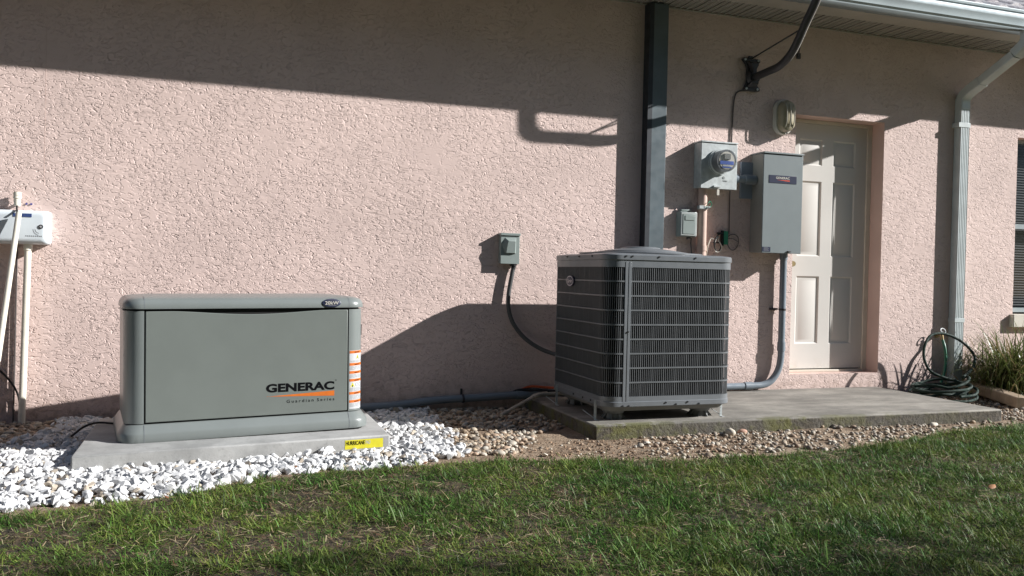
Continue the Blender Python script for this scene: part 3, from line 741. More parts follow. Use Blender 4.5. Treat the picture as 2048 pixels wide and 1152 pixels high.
mb = MB(); mb.tube(smooth_path([(1.945, WALL-.028, 1.0), (1.93, WALL-.03, .92), (1.912, WALL-.03, .80), (1.915, WALL-.035, .70), (1.95, WALL-.04, .60), (2.03, WALL-.06, .50), (2.13, WALL-.10, .43), (2.22, WALL-.16, .395), (2.30, WALL-.28, .38)], 8), .0155, 12); P(mb, 'hose_section', flat('dark grey flexible conduit', (.085, .085, .085), .5), wh)
# refrigerant lines
rf = thing('refrigerant_line', 'orange sleeved and black refrigerant lines at the wall behind the condenser', 'pipe', (2.2, WALL, .15))
mb = MB(); mb.tube(smooth_path([(2.0, WALL-.01, .085), (2.03, WALL-.03, .13), (2.09, WALL-.06, .155), (2.2, WALL-.10, .15), (2.32, WALL-.22, .16)], 6), .009, 10); P(mb, 'orange_pipe', 'redorange', rf)
mb = MB(); mb.tube(smooth_path([(1.95, WALL-.02, .09), (1.99, WALL-.04, .125), (2.10, WALL-.09, .135), (2.32, WALL-.24, .13)], 6), .011, 10); P(mb, 'insulated_pipe', 'black', rf)
# condensate drain
dr = thing('drain_pipe', 'weathered white condensate drain pipe ending above the pebbles', 'drain pipe', (2.0, 5.4, .05))
dpts = [(2.55, 5.50, .125), (2.14, 5.53, .118), (2.08, 5.53, .112), (1.72, 5.22, .035)]
mb = MB(); mb.tube([dpts[0], dpts[1]], .0125, 12); mb.tube([dpts[2], dpts[3]], .0125, 12); P(mb, 'pipe', 'pvcdirty', dr)
mb = MB(); mb.tube(smooth_path([(2.16, 5.53, .119), (2.11, 5.532, .116), (2.06, 5.513, .107), (2.035, 5.491, .102)], 5), .017, 12); P(mb, 'elbow', 'pvcdirty', dr)

# ------------------------------------------------------------------ condenser slab
mb = MB(); mb.box(2.06, 5.17, 4.50, WALL-.0006, -.06, .08)
slab = mb.build('concrete_slab', 'oldconcrete', origin=(2.06, 4.5, .0), bevel=.012, label='long mossy concrete slab under the condenser and door', cat='slab')

# ------------------------------------------------------------------ condenser
ac = thing('air_conditioner', 'dark grey louvered air conditioner condenser standing on short feet', 'air conditioner', (2.586, 5.005, .08))
AX0, AX1, AY0, AY1, AR = 2.150, 3.045, 4.58, 5.465, .10
ZB, ZT = .168, 1.085
def arr(ins, n=8): return rrect(AX0+ins, AX1-ins, AY0+ins, AY1-ins, AR-ins, n)
mb = MB(); mb.prism(arr(.035), .20, 1.03, smooth=True); P(mb, 'coil', 'coil', ac)
mb = MB(); mb.loft([[(x, y, z) for x, y in arr(i_)] for i_, z in ((.004, ZB), (0, ZB+.004), (0, ZB+.030), (.003, ZB+.033), (.003, ZB+.062), (.02, ZB+.062))], smooth=True); br = P(mb, 'bottom_rim', 'acgrey', ac)
mb = MB(); mb.loft([[(x, y, z) for x, y in arr(i_)] for i_, z in ((.02, ZT-.078), (.003, ZT-.078), (.003, ZT-.036), (-.003, ZT-.033), (-.003, ZT-.006), (.003, ZT), (.06, ZT+.008), (.075, ZT+.006))], smooth=True); tr_ = P(mb, 'top_rim', 'acgrey', ac)
# perimeter path for louvres
def peri(n_arc=20):
    o = arr(.006, n_arc); return [Vector((x, y, 0)) for x, y in o]
pt = peri(); L = [0]
for i in range(len(pt)): L.append(L[-1]+(pt[(i+1) % len(pt)]-pt[i]).length)
def at(s_):
    s_ %= L[-1]
    for i in range(len(pt)):
        if L[i+1] >= s_:
            a = pt[i]; b_ = pt[(i+1) % len(pt)]; t = (s_-L[i])/max(1e-9, L[i+1]-L[i]); d = (b_-a).normalized()
            return a.lerp(b_, t), d, Vector((d.y, -d.x, 0))
# location of the seams (x=2.30 on the front, and opposite)
def s_of(x, y):
    best = min(range(4000), key=lambda k: (at(k*L[-1]/4000)[0]-Vector((x, y, 0))).length); return best*L[-1]/4000
sA = s_of(2.293, AY0); sB = s_of(2.93, AY1)
zl0, zl1 = ZB+.060, ZT-.076
def panel(name, s0, s1):
    ln = (s1-s0) % L[-1]
    fins = MB(); n = int(ln/.0130); 
    bars = MB()
    for k in range(1, n):
        c, d, nn_ = at(s0+ln*k/n)
        wide = .0030 if k % 6 else .0042
        q = [c+d*wide/2, c-d*wide/2, c-d*wide/2-nn_*.005, c+d*wide/2-nn_*.005]
        fins.loft([[ (v_.x, v_.y, zl0) for v_ in q], [(v_.x, v_.y, zl1) for v_ in q]])
    pn = P(fins, name, 'acgrille', ac)
    st_ = int(ln/.02)
    for r_ in range(1, 9):
        zc = zl0+(zl1-zl0)*r_/9; rings = []
        for k in range(st_+1):
            c, d, nn_ = at(s0+ln*k/st_); c = c+nn_*.003
            rings.append([c+Vector((0, 0, zc-.0045)), c+Vector((0, 0, zc+.0045)), c-nn_*.012+Vector((0, 0, zc+.0045)), c-nn_*.012+Vector((0, 0, zc-.0045))])
        bars.loft(rings)
    P(bars, 'cross_bars', 'acbar', pn, root=ac)
panel('louver_panel', sA+.018, sB-.018); panel('louver_panel', sB+.018, sA-.018)
# seam posts
for s_ in (sA, sB):
    for off in (-.0118, .0118):
        mb = MB(); c, d, nn_ = at(s_+off); hw = .0096
        q = [c+d*hw+nn_*.005, c-d*hw+nn_*.005, c-d*hw-nn_*.012, c+d*hw-nn_*.012]
        mb.loft([[(v_.x, v_.y, ZB+.02) for v_ in q], [(v_.x, v_.y, zl1+.03) for v_ in q]])
        P(mb, 'corner_post', 'acgrey', ac, bevel=.0015, seg=1)
mb = MB(); c, d, nn_ = at(sA)
q = [c+d*.002+nn_*.002, c-d*.002+nn_*.002, c-d*.002-nn_*.01, c+d*.002-nn_*.01]; mb.loft([[(v_.x, v_.y, ZB+.034) for v_ in q], [(v_.x, v_.y, zl1+.03) for v_ in q]]); P(mb, 'seam', 'seam', ac)
# screws
for s_, z_ in [(sA-.02, ZT-.012), (sA+.022, ZT-.012), (sA+.20, ZT-.012), (sA+.45, ZT-.012), (sA-.30, ZT-.012), (sA-.50, ZT-.012), (sA-.70, ZT-.012), (sA-.02, ZB+.008), (sA+.02, ZB+.008), (sA+.34, ZB+.010), (sA+.50, ZB+.010), (sA+.42, ZB+.022), (sA+.27, ZB+.022), (sA-.28, ZB+.02), (sA-.40, ZB+.02), (sA-.55, ZB+.02), (sA+.004, .62)]:
    c, d, nn_ = at(s_); c = c+nn_*(.009 if abs(z_-ZT) < .02 else .006); mb = MB(); mb.cyl((c.x, c.y, z_), tuple(nn_), .0055, .005, 8); P(mb, 'screw', 'black', ac)
# fan guard: rings, spokes, hub; dark well under it
cxa, cya = (AX0+AX1)/2, (AY0+AY1)/2
def fan_z(r_): return ZT+.008+.046*(1-(r_/.39)**1.6)
mb = MB(); mb.cyl((cxa, cya, ZT+.0005), (0, 0, 1), .375, .004, 48); P(mb, 'fan_well', 'coil', ac)
mb = MB()
for k in range(22):
    r_ = .12+.27*k/21; mb.tube([(cxa+r_*math.cos(a), cya+r_*math.sin(a), fan_z(r_)) for a in np.linspace(0, 2*math.pi, 49)], .0022, 5, caps=False)
for k in range(12):
    a = 2*math.pi*k/12; mb.tube([(cxa+r_*math.cos(a), cya+r_*math.sin(a), fan_z(r_)-.003) for r_ in np.linspace(.1, .40, 8)], .003, 5)
mb.tube([(cxa+.395*math.cos(a), cya+.395*math.sin(a), ZT+.012) for a in np.linspace(0, 2*math.pi, 49)], .006, 6, caps=False)
P(mb, 'fan_guard', 'acgrey', ac)
mb = MB(); mb.loft([[(cxa+r_*math.cos(a), cya+r_*math.sin(a), z_) for a in np.linspace(0, 2*math.pi, 33)[:-1]] for r_, z_ in ((.30, fan_z(.30)-.006), (.22, fan_z(.22)+.003), (.13, fan_z(.13)+.004), (.125, fan_z(.13)+.010), (.10, fan_z(.1)+.012), (.03, fan_z(.1)+.014))], smooth=True); P(mb, 'fan_cap', 'acgrey', ac)
# base pan and feet
mb = MB(); mb.loft([[(x, y, z) for x, y in arr(i_)] for i_, z in ((.07, .135), (.045, .14), (.03, .172))], smooth=True); P(mb, 'base_pan', 'acpan', ac)
for fx, fy in ((2.285, 4.73), (2.885, 4.725), (2.29, 5.32), (2.88, 5.32)):
    mb = MB(); mb.cyl((fx, fy, .0815), (0, 0, 1), .058, .035, 12, r2=.05); mb.cyl((fx, fy, .1165), (0, 0, 1), .064, .03, 16, r2=.075)
    for k in range(8):
        a = 2*math.pi*k/8+.2; ca, sa = math.cos(a), math.sin(a)
        mb.loft([[(fx+ca*.05-sa*.004, fy+sa*.05+ca*.004, .0812), (fx+ca*.08-sa*.001, fy+sa*.08+ca*.001, .0812), (fx+ca*.05-sa*.003, fy+sa*.05+ca*.003, .118)], [(fx+ca*.05+sa*.004, fy+sa*.05-ca*.004, .0812), (fx+ca*.08+sa*.001, fy+sa*.08-ca*.001, .0812), (fx+ca*.05+sa*.003, fy+sa*.05-ca*.003, .118)]])
    P(mb, 'foot', 'acfoot', ac)
# hold-down straps
for (x_, y_, h_) in ((3.000, 4.655, .185), (2.145, 4.69, .20), (2.130, 5.28, .22)):
    mb = MB(); mb.box(x_-.008, x_+.008, y_-.001, y_+.001, .083, h_); mb.box(x_-.008, x_+.008, y_-.03, y_-.001, .0805, .083)
    mb.tube([(x_-.005, y_+.002, .09), (x_-.06, y_+.05, .135)], .0025, 5)
    for k in range(5): mb.cyl((x_, y_-.0012, .095+.02*k), (0, -1, 0), .003, .0005, 6)
    P(mb, 'tie_down_strap', 'zinc', ac)
# oval badge on the left face
bz, by = .915, 5.13
def bring(ry, rz_, x): return [(x, by-ry*math.cos(a), bz+rz_*math.sin(a)) for a in np.linspace(0, 2*math.pi, 41)[:-1]]
mb = MB(); mb.loft([bring(.062, .036, AX0+.004), bring(.062, .036, AX0-.005), bring(.055, .030, AX0-.007)]); bdg = P(mb, 'oval_badge', 'badge', ac)
mb = MB(); a_ = bring(.056, .0315, AX0-.0078); b_ = bring(.052, .028, AX0-.0078)
for i in range(40): j = (i+1) % 40; mb.poly([a_[i], a_[j], b_[j], b_[i]])
P(mb, 'badge_rim', 'silver', bdg, root=ac)
text('Carrier', 'badge_lettering', .024, .078, (AX0-.0079, by+.039, bz-.011), 'silver', bdg, root=ac, bold=.01, shear=.35, normal='-X')

# ------------------------------------------------------------------ generator slab
gp = [(-.638, 4.253), (.853, 4.464), (.845, 5.33), (-.645, 5.27)]
mb = MB(); mb.prism(gp, -.05, .085)
gpad = mb.build('generator_pad', 'concrete', origin=(0, 4.8, 0), bevel=.008, label='pale new concrete pad under the generator with yellow sticker on its edge', cat='slab')
ORG[gpad.name] = Vector((0, 4.8, 0))
dv = Vector((gp[1][0]-gp[0][0], gp[1][1]-gp[0][1], 0)); dl = dv.length; dv.normalize(); nv = Vector((dv.y, -dv.x, 0))
def onpad(u, z, off=.001): p = Vector((gp[0][0], gp[0][1], 0))+dv*u+nv*off; return (p.x, p.y, z)
u0, u1 = 1.335, 1.468
u0 = dl*.867-.0; u0 = 1.228+.035; u1 = u0+.205
mb = MB(); mb.poly([onpad(u0, .022), onpad(u1, .022), onpad(u1, .070), onpad(u0, .070)]); stp = P(mb, 'yellow_sticker', 'yellow', gpad)
ob = text('HURRICANE', 'sticker_lettering', .0215, .102, (0, 0, 0), 'ink', stp, root=gpad, bold=.022)
def wrap(ob, u, z, off):
    for v_ in ob.data.vertices:
        q = v_.co+Vector((0, 4.8, 0)); p = onpad(u+q.x, z+q.z, off); v_.co = Vector(p)-Vector((0, 4.8, 0))
wrap(ob, u0+.004, .043, .0018)
ob = text('PAD', 'sticker_lettering', .019, .026, (0, 0, 0), 'white', stp, root=gpad, bold=.01); wrap(ob, u0+.110, .044, .0018)

# ------------------------------------------------------------------ generator
GY = .14
gen = thing('standby_generator', 'grey standby generator cabinet on its concrete pad in white gravel', 'generator', (.110, 4.893, .085), GY)
gen.rotation_euler = (0, R(-.55), GY)
HW, HD, GR = .602, .30, .085
core = MB(); core.prism(rrect(-HW+.014, HW-.014, -HD+.014, HD-.014, .07), .06, .69); core.build('inner_frame', 'seam', gen)
def frr(ins): return rrect(-HW+ins, HW-ins, -HD+ins, HD-ins, max(.02, GR-ins*.4), 10)
mb = MB(); mb.loft([[(x, y, z) for x, y in frr(i_)] for i_, z in ((-.028, .004), (-.031, .008), (-.031, .044), (-.027, .052), (-.004, .087), (.002, .090), (.03, .090))], smooth=True)
mb.build('base_skirt', 'gen2', gen)
mb = MB()
for x in (-.512, .512):
    mb = MB(); mb.box(x-.0012, x+.0012, -HD-.0318, -HD-.02, .006, .046); mb.poly([(x-.0012, -HD-.032, .046), (x+.0012, -HD-.032, .046), (x+.0012, -HD-.0045, .0895), (x-.0012, -HD-.0045, .0895)])
    mb.build('skirt_seam', 'acgrey', gen)
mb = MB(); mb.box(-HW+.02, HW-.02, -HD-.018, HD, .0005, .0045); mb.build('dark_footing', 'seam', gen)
# corner posts
def cpost(sx, sy):
    mb = MB(); o = []
    cx, cy = HW-GR, HD-GR
    for k in range(11):
        a = R(90*k/10); o.append((cx+GR*math.cos(a), cy+GR*math.sin(a)))
    o += [(cx-.004, HD), (cx-.004, HD-.02), (HW-.02, cy-.004+0), (HW, cy-.004)]
    o = [(x*sx, y*sy) for x, y in o]
    mb.prism(o, .094, .650, smooth=True); return mb
for sx in (-1, 1):
    for sy in (-1, 1): cpost(sx, sy).build('corner_post', 'gen2', gen)
# panels
PX = .5065
n = 40; mb = MB(); top = []
for k in range(n+1):
    x = -PX+2*PX*k/n; t = k/n
    dip = .019*math.sin(math.pi*min(1, max(0, (t-.12)/.78)))**1.5 if .12 < t < .90 else 0
    top.append((x, .648-dip))
o = [(-PX, .0985), (PX, .0985)]+[(x, z) for x, z in reversed(top)]
mb.loft([[(x, -HD-.002, z) for x, z in o], [(x, -HD+.014, z) for x, z in o]])
fp = mb.build('front_panel', 'gen', gen, bevel=.003)
mb = MB(); mb.box(-PX, PX, HD-.012, HD+.002, .0985, .648); mb.build('back_panel', 'gen', gen, bevel=.003)
for s_ in (-1, 1):
    mb = MB(); a, b_ = sorted((s_*(HW-.012), s_*(HW+.001))); mb.box(a, b_, -HD+GR+.004, HD-GR-.004, .0985, .648); mb.build('side_panel', 'gen2', gen, bevel=.003)
mb = MB(); mb.box(HW+.0015, HW+.016, -.19, -.15, .50, .56); mb.box(HW+.0015, HW+.006, -.19, -.15, .43, .50); mb.build('latch', 'black', gen, bevel=.002)
# lid
mb = MB(); mb.loft([[(x, y, z) for x, y in frr(i_)] for i_, z in ((.02, .662), (-.008, .660), (-.009, .664), (-.006, .684), (0, .697), (.012, .708), (.04, .716), (.12, .722), (.2, .724))], smooth=True)
ld = mb.build('lid', 'gen2', gen)
for x in (-.512, .512):
    mb = MB(); mb.add([(x+dx, y, z) for dx in (-.0013, .0013) for y, z in ((-HD-.0097, .664), (-HD-.0067, .684), (-HD-.0008, .697), (-HD+.0112, .7090), (-HD+.0392, .7170), (-HD+.12, .7230))], [(i, i+1, i+7, i+6) for i in range(5)])
    mb.build('lid_seam', 'acgrey', ld)
# 20kW oval
mb = MB(); ocx, ocz = .415, .6855
tl = .10
def orr(rx, rz_, dy): return [(ocx+rx*math.cos(a), -HD-.0095-dy+.22*(rz_*math.sin(a)), ocz+rz_*math.sin(a)) for a in np.linspace(0, 2*math.pi, 37)[:-1]]
mb.loft([orr(.050, .0225, -.004), orr(.050, .0225, .001), orr(.048, .0210, .0018)]); ov = mb.build('power_badge', 'badge', gen)
ORG['gen'] = Vector((0, 0, 0)); ORG[gen.name] = Vector((0, 0, 0))
text('20kW', 'badge_lettering', .0185, .074, (ocx-.037, -HD-.0150, ocz-.009), 'lampwhite', ov, root=gen, bold=.012)
mb = MB(); mb.box(ocx-.02, ocx+.024, -HD-.0150, -HD-.0142, ocz-.0145, ocz-.0125); mb.build('badge_print', 'greyink', ov)
mb = MB(); mb.box(ocx-.024, ocx+.022, -HD-.0120, -HD-.0112, ocz+.0150, ocz+.0165); mb.build('badge_print', 'greyink', ov)
# brand on the panel
fy = -HD-.0026
text('GENERAC', 'brand_lettering', .046, .362, (.073, fy, .2165), 'ink', fp, root=gen, bold=.044)
mb = MB(); mb.poly([(.082, fy, .1965), (.435, fy, .183), (.435, fy, .2115)]); mb.poly([(.074, fy, .1968), (.084, fy, .1960), (.084, fy, .1982)]); mb.build('brand_wedge', 'orange', fp)
mb = MB()
for k in range(12):
    a = 2*math.pi*k/12; b_ = 2*math.pi*(k+1)/12
    mb.poly([(.443+.004*math.cos(a), fy, .2665+.004*math.sin(a)), (.443+.004*math.cos(b_), fy, .2665+.004*math.sin(b_)), (.443+.0025*math.cos(b_), fy, .2665+.0025*math.sin(b_)), (.443+.0025*math.cos(a), fy, .2665+.0025*math.sin(a))])
mb.build('registered_mark', 'ink', fp)
text('Guardian', 'series_lettering', .0165, .143, (.180, fy, .1575), 'ink', fp, root=gen, bold=.012, spacing=1.5)
text('Series', 'series_lettering', .0165, .094, (.341, fy, .1575), 'ink', fp, root=gen, bold=.012, spacing=1.5)
# warning label wrapped on the right front corner post
def wl(s_, off=.0012):
    # s_ = arc distance from x=.516 along the front then round the corner
    x = .518+s_; xc = HW-GR
    ln = xc-.518
    if s_ <= ln: return (x, -HD-off)
    a = (s_-ln)/GR; return (xc+(GR+off)*math.sin(a), -HD+GR-(GR+off)*math.cos(a))
mb = MB()
WZ = [.104, .424]; SW = .095
def patch(s0, s1, z0, z1, mi, off):
    n_ = max(1, int((s1-s0)/.008))
    for k in range(n_):
        a = wl(s0+(s1-s0)*k/n_, off); b_ = wl(s0+(s1-s0)*(k+1)/n_, off)
        mb.poly([(a[0], a[1], z0), (b_[0], b_[1], z0), (b_[0], b_[1], z1), (a[0], a[1], z1)], mi)
patch(0, SW, WZ[0], WZ[1], 0, .0010)
zs = [.408, .341, .297, .254, .183, .138]
for z_ in zs: patch(.001, SW-.001, z_, z_+.0145, 1, .0014); patch(.030, .066, z_+.004, z_+.0085, 4, .0017)
rr = random.Random(3)
for z_, zn in zip(zs, zs[1:]+[WZ[0]-.008]):
    zz = z_-.006; 
    while zz > zn+.018:
        if not (z_ == .408 and zz > .368) and not (z_ == .254 and zz > .219):
            s0 = .003
            while s0 < SW-.012:
                s1 = min(SW-.004, s0+rr.uniform(.008, .03)); patch(s0, s1, zz, zz+.0022, 2, .0014); s0 = s1+rr.uniform(.002, .006)
        zz -= .0052
def tri_(s0, s1, z0, z1, mi):
    a = wl(s0, .0016); b_ = wl(s1, .0016); c = wl((s0+s1)/2, .0016)
    mb.poly([(a[0], a[1], z0), (b_[0], b_[1], z0), (c[0], c[1], z1)], mi)
tri_(.038, .066, .374, .402, 3); tri_(.006, .032, .223, .249, 3)
patch(.050, .053, .379, .391, 4, .0019); patch(.017, .021, .224, .235, 4, .0019)
for c0 in (.048, .074):
    for k in range(16):
        a = 2*math.pi*k/16; b_ = 2*math.pi*(k+1)/16; q = []
        for an, r_ in ((a, .0105), (b_, .0105), (b_, .0085), (a, .0085)):
            w_ = wl(c0+r_*math.cos(an), .0016); q.append((w_[0], w_[1], .236+r_*math.sin(an)))
        mb.poly(q, 2)
mb.build('warning_label', ['white', 'orange', 'greyink', 'yellow', 'ink'], gen)
# thin cable on the slab left of the generator
mb = MB(); mb.tube(smooth_path([(-.74, 4.95, .05), (-.69, 5.02, .085), (-.63, 5.06, .098), (-.55, 5.05, .093), (-.45, 5.0, .092)], 6), .006, 8)
mb.build('generator_cable', 'black', origin=(-.6, 5.0, .09), label='thin black cable lying across the pad behind the generator', cat='cable')

# ------------------------------------------------------------------ controller and pvc pipes, left
ic = thing('irrigation_controller', 'pale grey plastic controller box on the wall at the left', 'control box', (-1.15, WALL, 1.16))
mb = MB(); mb.loft([[(x, y, z) for x, z in rrect(-1.46+i_, -.975-i_, 1.065+i_, 1.262-i_, .018)] for y, i_ in ((WALL-.0005, 0), (WALL-.085, 0), (WALL-.10, .004), (WALL-.115, .016), (WALL-.118, .03))], smooth=True)
P(mb, 'case', 'boxwhite', ic)
mb = MB(); mb.box(-1.155, -1.060, WALL-.1205, WALL-.1182, 1.222, 1.242); P(mb, 'display_label', flat('navy label', (.04, .07, .20), .4), ic)
mb = MB(); mb.cyl((-1.012, WALL-.118, 1.168), (0, -1, 0), .0125, .004, 20); lk = P(mb, 'lock', 'blackmetal', ic); mb = MB(); mb.cyl((-1.012, WALL-.1222, 1.168), (0, -1, 0), .006, .002, 12); P(mb, 'keyhole', 'silver', lk, root=ic)
mb = MB()
for r0 in (.022, .033):
    for k in range(8):
        a = R(180+10*k); b_ = R(180+10*(k+1)); f = lambda an, r_: (-1.018+r_*math.cos(an), WALL-.1187, 1.152+r_*math.sin(an))
        mb.poly([f(a, r0), f(b_, r0), f(b_, r0+.003), f(a, r0+.003)])
for k in range(9): mb.box(-1.092+.010*k, -1.086+.010*k, WALL-.1189, WALL-.1183, 1.109, 1.115)
P(mb, 'embossed_mark', 'greyink', ic)
vp = thing('conduit_riser', 'white plastic pipe rising from the pebbles into the controller box', 'pipe', (-1.10, WALL-.06, 0))
mb = MB(); mb.tube([(-1.088, WALL-.060, 1.066), (-1.112, WALL-.060, -.05)], .0195, 16); P(mb, 'pipe', 'pvcwhite', vp)
mb = MB(); mb.tube([(-1.088, WALL-.060, 1.065), (-1.0888, WALL-.060, 1.03)], .024, 16); P(mb, 'collar', 'pvcwhite', vp)
lp_ = thing('leaning_pipe', 'thin white plastic pipe leaning against the controller box with a fitting on top', 'pipe', (-1.25, 5.5, 0))
mb = MB(); mb.tube([(-1.118, 5.56, 1.245), (-1.21, 5.30, -.02)], .0155, 14); P(mb, 'pipe', 'pvcwhite', lp_)
fit = thing('rain_sensor', 'small white stepped pipe fitting on the wall above the controller box', 'sensor', (-1.155, WALL-.02, 1.33))
mb = MB(); mb.cyl((-1.150, WALL-.045, 1.29), (0, 0, 1), .018, .04, 16, r2=.020); mb.cyl((-1.150, WALL-.045, 1.332), (0, 0, 1), .023, .016, 16); mb.cyl((-1.150, WALL-.045, 1.350), (0, 0, 1), .021, .02, 16); P(mb, 'fitting', 'pvcwhite', fit)
mb = MB(); mb.box(-1.16, -1.14, WALL-.045, WALL-.0005, 1.30, 1.31); P(mb, 'bracket', 'black', fit)
mb = MB(); mb.tube(smooth_path([(-1.150, WALL-.045, 1.292), (-1.145, WALL-.08, 1.275), (-1.13, 5.575, 1.250)], 5), .006, 6); P(mb, 'wire', 'black', fit)
mb = MB()
for dx, dz in ((.035, .0), (.06, .0)): mb.cyl((-1.145+dx, WALL-.001, 1.305+dz), (0, -1, 0), .006, .006, 8)
P(mb, 'screw', flat('blue anchor', (.05, .06, .25), .5), fit)
mb = MB(); mb.tube(smooth_path([(-1.33, WALL-.015, .38), (-1.24, WALL-.015, .32), (-1.16, WALL-.02, .22), (-1.13, WALL-.02, .12), (-1.135, WALL-.02, -.02)], 6), .006, 8)
mb.build('ground_wire', 'black', origin=(-1.2, WALL, .1), label='black wire drooping down the wall behind the white pipes', cat='cable')
mb = MB(); mb.tube([(-1.155, WALL-.008, 1.065), (-1.16, WALL-.008, .5), (-1.165, WALL-.008, 0)], .005, 8)
mb.build('controller_wire', 'cable', origin=(-1.16, WALL, .5), label='dark cable running straight down from the controller box', cat='cable')

# ------------------------------------------------------------------ hose
hose = thing('garden_hose', 'dark green garden hose coiled on the ground beside the downspout', 'garden hose', (5.5, 5.4, .06))
hp = []
rr = random.Random(11)
hx, hy = 5.50, 5.36
tot = 5*2*math.pi
k = 0
N = 150
for i in range(N):
    a = tot*i/N; lp_i = a/(2*math.pi)
    r_ = .20+.05*math.sin(lp_i*2.3)+.025*math.sin(a*1.7)
    hp.append((hx+1.15*r_*math.cos(a)+.03*math.sin(lp_i*4), hy+.88*r_*math.sin(a)+.02*math.cos(lp_i*3), .03+.021*lp_i+.012*math.sin(a*2.3+lp_i)+(.06*max(0, math.sin(a+.4*lp_i))*(lp_i/5))))
hp += [(5.66, 5.30, .2), (5.86, 5.40, .25), (5.93, 5.44, .34), (5.88, 5.47, .43), (5.78, 5.50, .50), (5.66, 5.52, .535), (5.54, 5.52, .52), (5.46, 5.50, .44), (5.435, 5.48, .34), (5.46, 5.44, .24), (5.55, 5.40, .19), (5.68, 5.34, .15), (5.74, 5.24, .11), (5.60, 5.13, .08), (5.45, 5.12, .07)]
mb = MB(); mb.tube(smooth_path(hp, 4), .0112, 10); P(mb, 'hose_coil', 'hose', hose)
mb = MB(); mb.tube(smooth_path([(5.80, 5.655, .475), (5.79, 5.62, .42), (5.785, 5.60, .34), (5.76, 5.58, .22), (5.68, 5.54, .12)], 6), .0118, 10); P(mb, 'hose_lead', painted('bright green hose', (.02, .16, .09), .4, var=.2), hose)
fau = thing('faucet', 'brass outdoor faucet low on the wall behind the hose', 'faucet', (5.80, WALL, .50))
mb = MB(); mb.tube([(5.80, WALL-.001, .51), (5.80, 5.66, .51)], .013, 12); mb.tube([(5.80, 5.665, .515), (5.80, 5.655, .47)], .014, 12); mb.tube([(5.80, WALL-.001, .51), (5.80, WALL-.008, .51)], .026, 12); P(mb, 'spout', 'brass', fau)
mb = MB(); mb.tube([(5.80, 5.665, .515), (5.80, 5.655, .545)], .006, 8); mb.tube([(5.80+.026*math.cos(a), 5.655+.004, .547+.006*math.sin(3*a)+.0) if False else (5.80+.026*math.cos(a), 5.65+.010*math.sin(a), .548+.02*math.sin(a)) for a in np.linspace(0, 2*math.pi, 17)], .0045, 6, caps=False); P(mb, 'handle', 'zinc', fau)

# ------------------------------------------------------------------ numpy mesh for scattered stuff
def np_mesh(name, V, F, colors, mat, smooth, kind='stuff', parent=None, label=None, cat=None, loc=None):
    me = bpy.data.meshes.new(name)
    nv, nf, k = len(V), len(F), F.shape[1]
    me.vertices.add(nv); me.vertices.foreach_set('co', V.astype(np.float32).ravel())
    me.loops.add(nf*k); me.loops.foreach_set('vertex_index', F.astype(np.int32).ravel())
    me.polygons.add(nf); me.polygons.foreach_set('loop_start', np.arange(0, nf*k, k, dtype=np.int32))
    me.polygons.foreach_set('use_smooth', np.full(nf, smooth))
    me.update(calc_edges=True)
    at_ = me.color_attributes.new('Col', 'FLOAT_COLOR', 'POINT')
    c = np.ones((nv, 4), np.float32); c[:, :3] = colors; at_.data.foreach_set('color', c.ravel())
    me.materials.append(mat); me.validate()
    ob = bpy.data.objects.new(name, me); COL.objects.link(ob)
    if kind: ob['kind'] = kind
    if parent is not None: ob.parent = parent
    tag(ob, label, cat); return ob
def ico(sub):
    bm = bmesh.new(); bmesh.ops.create_icosphere(bm, subdivisions=sub, radius=1)
    V = np.array([v_.co[:] for v_ in bm.verts]); F = np.array([[v_.index for v_ in f.verts] for f in bm.faces]); bm.free(); return V, F
def rock_template(kind, seed):
    r_ = np.random.default_rng(seed); V, F = ico(3 if kind == 'crushed' else 2)
    if kind == 'crushed':
        for _ in range(24):
            n_ = r_.normal(size=3); n_ /= np.linalg.norm(n_); d = r_.uniform(.45, .72)
            t = V@n_; V = V-np.outer(np.clip(t-d, 0, None), n_)
        V *= np.array([1.45, r_.uniform(.85, 1.35), r_.uniform(.6, 1.05)])
        # weld through convex hull to keep it light
        bm = bmesh.new(); vs = [bm.verts.new(p) for p in V]; bmesh.ops.convex_hull(bm, input=vs)
        for v_ in [v_ for v_ in bm.verts if not v_.link_faces]: bm.verts.remove(v_)
        bmesh.ops.remove_doubles(bm, verts=bm.verts, dist=.12)
        bmesh.ops.dissolve_limit(bm, angle_limit=R(12), verts=bm.verts, edges=bm.edges)
        bmesh.ops.triangulate(bm, faces=bm.faces); bm.verts.index_update()
        V = np.array([v_.co[:] for v_ in bm.verts]); F = np.array([[v_.index for v_ in f.verts] for f in bm.faces]); bm.free()
    else:
        V = V*(1+.12*np.sin(V@r_.normal(size=3)*2+r_.uniform(0, 6)))[:, None]
        V *= np.array([1, r_.uniform(.6, .9), r_.uniform(.42, .68)])
    return V, F
